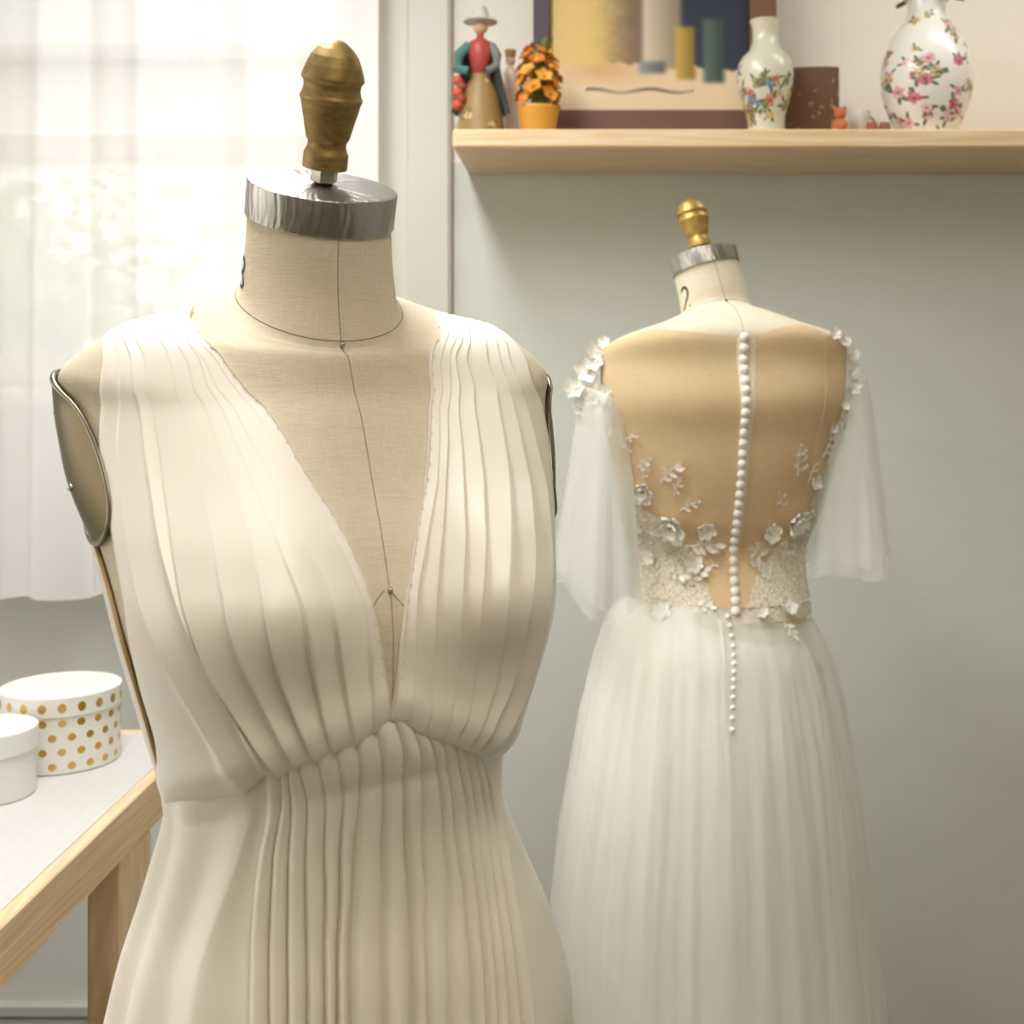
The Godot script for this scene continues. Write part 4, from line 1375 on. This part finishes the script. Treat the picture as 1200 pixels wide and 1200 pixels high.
	for i in nt + 1:
		var row := PackedVector3Array()
		var t1 := minf(i / 72.0, 1.0)            # on the measured curves
		var t2 := maxf(0.0, (i - 72) / 24.0)     # on to the floor
		for c in C.size() - 1:
			var a: Array = C[c]
			var b: Array = C[c + 1]
			var qa := along(pairs(a[2]), t1)
			var qb := along(pairs(b[2]), t1)
			qa.y = lerpf(qa.y, 8.0, t2)
			qb.y = lerpf(qb.y, 8.0, t2)
			var grow := ramp(0.0, 0.5, t1) * (0.6 + 0.6 * t1) + 1.6 * t2 + 0.45 * ramp(0.0, 0.05, t1)
			for u in us:
				var q := qa.lerp(qb, u)
				var h: float
				if a[4] and b[4]:
					h = lerpf(a[3], b[3], u) * cos(TAU * u) * grow
				elif a[4]:
					h = a[3] * (0.5 + 0.5 * cos(PI * minf(u * 1.3, 1.0))) * grow
				elif b[4]:
					h = b[3] * ramp(0.3, 1.0, u) * grow
				else:
					h = roll(u) * 0.5 * (a[3] + b[3]) * 1.25 * grow
				var low := k.lifted(deg_to_rad(q.x), q.y, h)
				var sv := Vector2(a[0], a[1]).lerp(Vector2(b[0], b[1]), u)
				var top := s.lifted(deg_to_rad(sv.x), sv.y + 0.07, 0.0012)
				row.append(outside_of(s, top.lerp(low, ramp(0.0, 0.14, t1)), 0.001 + 0.0012 * ramp(0.03, 0.12, t1) + maxf(h, -0.001) * ramp(0.0, 0.03, t1)) if t1 < 0.6 else low)
		row.append(row[0])
		rows.append(row)
	part("skirt", grid(rows, true, true), M.satin, t)


# ------------------------------------------------------------------ back form and lace dress
func back_form() -> void:
	var s := back_stack()
	var t := thing("dress_form", "far pale linen dress form seen from behind, size 2 on its neck", "dress form", Vector3(0.23263, 0, -2.1), 3.28053)
	make_form(s, t, M.linen_pale, M.brass_matt, "2", Vector2(112, 11.75), 0.036, Vector2(1.1, 0.88))
	part("pin", ball(0.0022, 10, 6), M.iron, t, s.lifted(deg_to_rad(180), 10.9, 0.001))


func back_gown() -> void:
	var s := back_stack()
	var t := thing("wedding_dress", "white tulle wedding dress with lace appliqué and buttoned sheer back on the far form", "dress", Vector3(0.23263, 0, -2.1), 3.28053)
	# sheer nude bodice
	var topv := pairs([92, 7.88, 106, 8.0, 120, 8.1, 135, 8.3, 152, 8.11, 164, 8.0, 180, 7.85, 194, 8.2, 212, 8.45, 221, 8.15, 236, 7.7])
	var rows := []
	for i in 41:
		var k := i / 40.0
		var row := PackedVector3Array()
		for j in 81:
			var tp := along(topv, j / 80.0)
			var v := lerpf(1.0, tp.y, k)
			row.append(s.lifted(deg_to_rad(tp.x), v, 0.0022 if i < 40 else 0.0004))
		rows.append(row)
	part("sheer_back", grid(rows), M.nude, t)
	part("front_bodice", patch(s, -124, 92, 1.0, 7.7, 90, 40, 0.003), M.white_cloth, t)
	for x in [[215, 8.2, 216, 7.5, 218, 6.5, 219, 5.5, 220, 4.5]]:
		part("princess_seam", tube(on_body(s, pairs(x), 0.0023, 30), 0.0005, 5), M.stitch, t)
	# lace side panels
	var lace := [pairs([176, 1.05, 167, 1.3, 161, 1.6, 156, 2.1, 149, 2.45, 137, 2.95, 121, 3.3, 118, 4.2]), pairs([181, 1.05, 186, 1.35, 196, 1.75, 207, 2.15, 217, 2.6, 227, 3.1, 231, 3.6, 234, 4.2])]
	for side in 2:
		rows = []
		for i in 41:
			var q := along(lace[side], i / 40.0)
			q.x += (0.9 * sin(i * 1.9) + 0.7 * sin(i * 0.83)) * (1.0 if side == 0 else -1.0)
			var row := PackedVector3Array()
			for j in 25:
				var outer := 86.0 if side == 0 else 256.0
				var u := j / 24.0
				row.append(s.lifted(deg_to_rad(lerpf(q.x, outer, u)), lerpf(q.y, minf(q.y, 4.2), u), 0.0036 + 0.0008 * sin(i * 2.3 + j * 1.7)))
			rows.append(row)
		var m := grid(rows, false, side == 0, 4.0, 4.0)
		part("lace_panel", m, M.lace, t)
	# buttons and the looped placket
	var line := pairs([180, 7.8, 180, 7.42, 180, 6.68, 180, 5.89, 180, 4.97, 180, 4.12, 180, 3.42, 180, 2.8, 180, 2.18, 179.5, 1.68, 178, 1.22])
	var strip := []
	for i in 61:
		var q := along(line, i / 60.0)
		var row := PackedVector3Array()
		for j in 5:
			row.append(s.lifted(deg_to_rad(q.x - 1.3 + 1.15 * j), q.y, [0.0024, 0.0036, 0.0036, 0.0044 + 0.001 * sin(i * 2.4), 0.0024][j]))
		strip.append(row)
	part("placket", grid(strip), M.placket, t)
	var btn := lathe([Vector2(0, -0.001), Vector2(0.0066, -0.001), Vector2(0.0074, 0.0012), Vector2(0.0068, 0.0036), Vector2(0.0042, 0.0056), Vector2(0, 0.0062)], 16)
	var pts := on_body(s, line, 0.0045, 240)
	var total := 0.0
	for i in 240:
		total += pts[i].distance_to(pts[i + 1])
	var made := 0
	var run := 0.0
	for i in 241:
		if i:
			run += pts[i - 1].distance_to(pts[i])
		if made < 28 and run >= total * made / 27.0 - 0.0001:
			var q := along(line, i / 240.0)
			part("button", btn, M.button, t, pts[i], facing(s.normal(deg_to_rad(q.x), q.y)))
			made += 1
	dress_skirt(s, t)
	sleeves(t)
	applique(s, t)


func dress_skirt(s: Stack, t: Node3D) -> void:
	var k := Stack.new()
	k.add(1.16, 0.0158, 0.1467, 0.1113, 0.1113, 2.1, 0, 0.0283)
	k.add(1.09, 0.0042, 0.1797, 0.1337, 0.1437, 2.1, 0, 0.0191)
	k.add(1.02, 0.0039, 0.2003, 0.1563, 0.1663, 2.05, 0, 0.0163)
	k.add(0.92, 0.0036, 0.2222, 0.1798, 0.1898, 2.0, 0, 0.0151)
	k.add(0.78, 0.0033, 0.2480, 0.2064, 0.2064, 2.0, 0, 0.0136)
	k.add(0.60, 0.0027, 0.2687, 0.2189, 0.2189, 2.0, 0, 0.0114)
	k.add(0.40, 0.0013, 0.2822, 0.2338, 0.2338, 2.0, 0, 0.0056)
	k.add(0.02, 0.0, 0.31, 0.26, 0.26, 2.0)
	for layer in 3:
		var rows := []
		var nu := 240
		var base: float = [-0.014, -0.005, 0.002][layer]
		var fold: float = [0.004, 0.006, 0.006][layer]
		var nz := FastNoiseLite.new()
		nz.seed = 40 + layer
		nz.frequency = 1.0
		for i in 61:
			var row := PackedVector3Array()
			var v := 7.0 * i / 60.0
			var grow := ramp(0.0, 2.5, v) + 0.25
			for j in nu + 1:
				var a := TAU * j / nu
				var n := nz.get_noise_3d(cos(a) * 3.6, sin(a) * 3.6, v * 0.13)
				var n2 := nz.get_noise_3d(cos(a) * 9.0, sin(a) * 9.0, 5.0 + v * 0.1)
				var h := base * minf(1.0, 0.25 + v) + fold * grow * (1.7 * n + 0.9 * n2 + 0.35 * absf(n))
				var p := k.lifted(a, v, h)
				if i < 5:
					var seam := s.lifted(a, 1.28 if absf(a - PI) > 1.3 else 1.26, 0.0056 + 0.0012 * layer + 0.0012 * sin(a * 70.0 + layer))
					p = seam.lerp(p, ramp(0.0, 1.0, i / 5.0))
				row.append(p)
			rows.append(row)
		part(["skirt_lining", "tulle_layer", "tulle_layer"][layer], grid(rows, true, true), M.white_cloth if layer == 0 else M.tulle, t)
	# small covered buttons and loops on down the skirt
	var b := ball(0.0042, 12, 8)
	for i in 13:
		var q := Vector2(182, 0.35).lerp(Vector2(176.5, 2.4), i / 12.0)
		part("button", b, M.button, t, k.lifted(deg_to_rad(q.x), q.y, 0.0035))
	var edge := []
	for i in 25:
		var q := Vector2(178.5, 0.2).lerp(Vector2(171, 3.2), i / 24.0)
		edge.append(k.lifted(deg_to_rad(q.x), q.y, -0.004))
	part("placket_edge", tube(edge, 0.003, 8), M.white_cloth, t)


func sleeves(t: Node3D) -> void:
	# open flutter sleeves of tulle hanging from the shoulder caps
	for side in 2:
		var sx := 1.0 if side == 0 else -1.0
		var top_y := 1.485 if side == 0 else 1.50
		var hem_y := 1.17 if side == 0 else 1.20
		for layer in 2:
			var rows := []
			for i in 31:
				var k := i / 30.0
				var row := PackedVector3Array()
				for j in 97:
					var a := lerpf(-2.9, 2.9, j / 96.0)       # 0 points outwards
					var flare := pow(k, 0.8)
					var rx := lerpf(0.034, (0.066 if side == 0 else 0.069) - 0.006 * layer, flare)
					var rz := lerpf(0.062, 0.115 - 0.01 * layer, flare)
					var wav := sin(a * 5.0 + 0.6 + layer * 1.3 + side) * 0.6 + sin(a * 9.0 + layer * 2.0) * 0.3
					var w := 1.0 + 0.16 * wav * ramp(0.1, 1.0, k)
					var cx := lerpf(0.2, 0.21 if side == 0 else 0.2, k)
					var y := lerpf(top_y + 0.015 * cos(a), hem_y + 0.02 * layer + 0.012 * cos(a * 3.0 + 1.0) - 0.02 * cos(a + (2.2 if side == 0 else 3.4)), k)
					row.append(Vector3(sx * (cx + rx * cos(a) * w), y, -0.02 - (0.01 if side == 0 else 0.0) * k + rz * sin(a) * w))
				rows.append(row)
			part("sleeve", grid(rows, false, side == 0), M.net, t)


func applique(s: Stack, t: Node3D) -> void:
	var petals := [petal_mesh(1.0, 0.84, 0.4, 0.05, 0.62), petal_mesh(1.0, 0.76, 0.55, 0.08, 0.62), petal_mesh(1.0, 0.88, 0.28, 0.07, 0.58)]
	# degrees, v, diameter in metres, lift, layers
	var F := [
		[92, 7.64, 0.03, 0.008, 1], [92, 6.95, 0.042, 0.018, 1], [92, 6.45, 0.036, 0.042, 1], [94, 6.15, 0.046, 0.014, 2], [92, 5.95, 0.036, 0.03, 1], [94, 5.45, 0.026, 0.03, 1], [94, 7.25, 0.034, 0.008, 1],
		[104, 6.32, 0.024, 0.006, 1], [94, 7.94, 0.022, 0.004, 1], [127, 3.6, 0.036, 0.005, 2], [144, 2.86, 0.052, 0.006, 2], [164, 2.78, 0.032, 0.005, 1], [124, 2.05, 0.028, 0.005, 1], [156, 1.9, 0.032, 0.005, 1], [130, 1.2, 0.036, 0.006, 1],
		[216, 2.92, 0.042, 0.006, 2], [200, 2.68, 0.034, 0.005, 1], [225, 3.79, 0.024, 0.005, 1], [212, 1.22, 0.034, 0.006, 1], [193, 1.19, 0.022, 0.006, 1], [224, 8.0, 0.02, 0.004, 1], [231, 7.81, 0.022, 0.004, 1], [243, 7.4, 0.02, 0.004, 1], [244, 6.4, 0.026, 0.005, 1], [245, 6.9, 0.022, 0.004, 1],
		[236, 5.89, 0.016, 0.004, 1], [230, 5.19, 0.014, 0.004, 1]]
	for f in F:
		var n := s.normal(deg_to_rad(f[0]), f[1])
		var d: float = f[2] * (1.2 if f[4] == 2 else 1.08)
		if f[1] > 5.0:            # the shoulder flowers turn to the back
			n = (n * 0.45 + Vector3(0, 0.1, -1)).normalized()
		var tilt := (n + Vector3(rng.randf_range(-0.25, 0.25), rng.randf_range(-0.1, 0.3), rng.randf_range(-0.25, 0.25))).normalized()
		var o := part("flower", ball(d * 0.09, 10, 6), M.crystal if f[4] == 2 else M.pearl, t, s.lifted(deg_to_rad(f[0]), f[1], f[3] + d * 0.1), facing(tilt, rng.randf() * TAU))
		for ly in f[4]:
			var count := 6 if ly == 0 else 5
			var r: float = d * 0.5 * (1.0 if ly == 0 else 0.68)
			for p in count:
				var bs := (Basis(Vector3.UP, TAU * p / count + ly * 0.5 + rng.randf_range(-0.12, 0.12)) * Basis(Vector3.RIGHT, -0.12 - 0.3 * ly)).scaled_local(Vector3(r, r, r) * rng.randf_range(0.92, 1.08))
				part("petal", petals[rng.randi() % 3], M.petal, o, Vector3(0, -d * 0.05 + ly * d * 0.03, 0), bs)
		for p in (7 if f[4] == 2 else 3):
			var a := TAU * p / (7.0 if f[4] == 2 else 3.0)
			part("bead", ball(d * 0.045, 8, 6), M.pearl, o, Vector3(cos(a) * d * 0.12, d * 0.03, sin(a) * d * 0.12))
	# sprigs: a stem with paired lace leaves; degrees, v, direction on screen (0 = up, clockwise), length
	var G := [
		[107, 5.69, 20, 0.03, 5], [110, 5.23, 150, 0.03, 4], [119, 4.93, 80, 0.024, 3], [121, 4.53, -20, 0.03, 5], [123, 4.15, 60, 0.03, 4], [126, 3.88, 30, 0.03, 5], [138, 3.8, 45, 0.045, 6], [146, 3.5, 20, 0.03, 4], [150, 3.2, 60, 0.03, 4],
		[152, 2.3, 85, 0.045, 8], [208, 2.2, -85, 0.042, 7], [220, 3.75, 10, 0.03, 4], [211, 3.95, -10, 0.04, 6], [163, 1.85, 80, 0.018, 3], [197, 1.85, -70, 0.02, 3], [228, 4.4, 20, 0.03, 5], [230, 4.86, -10, 0.026, 4], [233, 5.26, 15, 0.026, 4], [206, 3.2, -30, 0.03, 4],
		[128, 2.6, -60, 0.035, 5], [132, 1.8, 100, 0.04, 6], [146, 1.6, 60, 0.04, 6], [120, 1.5, 10, 0.035, 5], [205, 1.6, -40, 0.04, 6], [215, 2.0, 30, 0.035, 5], [150, 1.3, 95, 0.035, 5], [222, 2.4, 10, 0.03, 5],
		[88, 5.9, 160, 0.04, 5], [100, 5.95, 170, 0.04, 5], [244, 5.9, 190, 0.035, 5], [126, 1.1, 200, 0.035, 5], [208, 1.08, 150, 0.03, 5], [98, 1.05, 190, 0.04, 5], [112, 2.3, 20, 0.035, 5]]
	var leaf := petal_mesh(1.0, 0.5, 0.18, 0.03, 0.9)
	for g in G:
		var phi := deg_to_rad(g[0])
		var n := s.normal(phi, g[1])
		var across := -(s.at(phi + 0.03, g[1]) - s.at(phi - 0.03, g[1])).normalized()   # to the viewer's right when seen from behind is +phi
		across = -across
		var upward := n.cross(across).normalized()
		if upward.y < 0.0:
			upward = -upward
		var ang := deg_to_rad(g[2])
		var dir := (upward * cos(ang) + across * sin(ang)).normalized()
		var l: float = g[3] * 1.12
		var bs := Basis(n.cross(dir).normalized(), n, dir)
		var lift := 0.0045 if g[0] > 95 else 0.02
		var o := part("leaf_sprig", tube([Vector3.ZERO, Vector3(0.04 * l, 0.04 * l, 0.5 * l), Vector3(0, 0.02 * l, l)], 0.0009, 5), M.petal, t, s.lifted(phi, g[1], lift), bs)
		for p in g[4]:
			var sd := 1.0 if p % 2 else -1.0
			var z: float = l * (0.2 + 0.8 * p / g[4])
			var sz: float = l * rng.randf_range(0.32, 0.44)
			var turn := 0.0 if p == g[4] - 1 else sd * rng.randf_range(0.6, 1.0)
			part("leaf", leaf, M.petal if p % 3 == 1 else M.leaf_lace, o, Vector3(0, 0.001, z), (Basis(Vector3.UP, turn) * Basis(Vector3.RIGHT, -0.15)).scaled_local(Vector3(sz, sz, sz)))
	# scattered pearls
	for i in 70:
		var left := i % 2 == 0
		var v := rng.randf_range(1.15, 3.3)
		var inner := lerpf(168, 128, (v - 1.1) / 2.2) if left else lerpf(190, 226, (v - 1.1) / 2.2)
		var ph := lerpf(inner, 112.0 if left else 240.0, rng.randf())
		part("pearl", ball(rng.randf_range(0.0012, 0.0024), 8, 6), M.pearl, t, s.lifted(deg_to_rad(ph), v, 0.005))
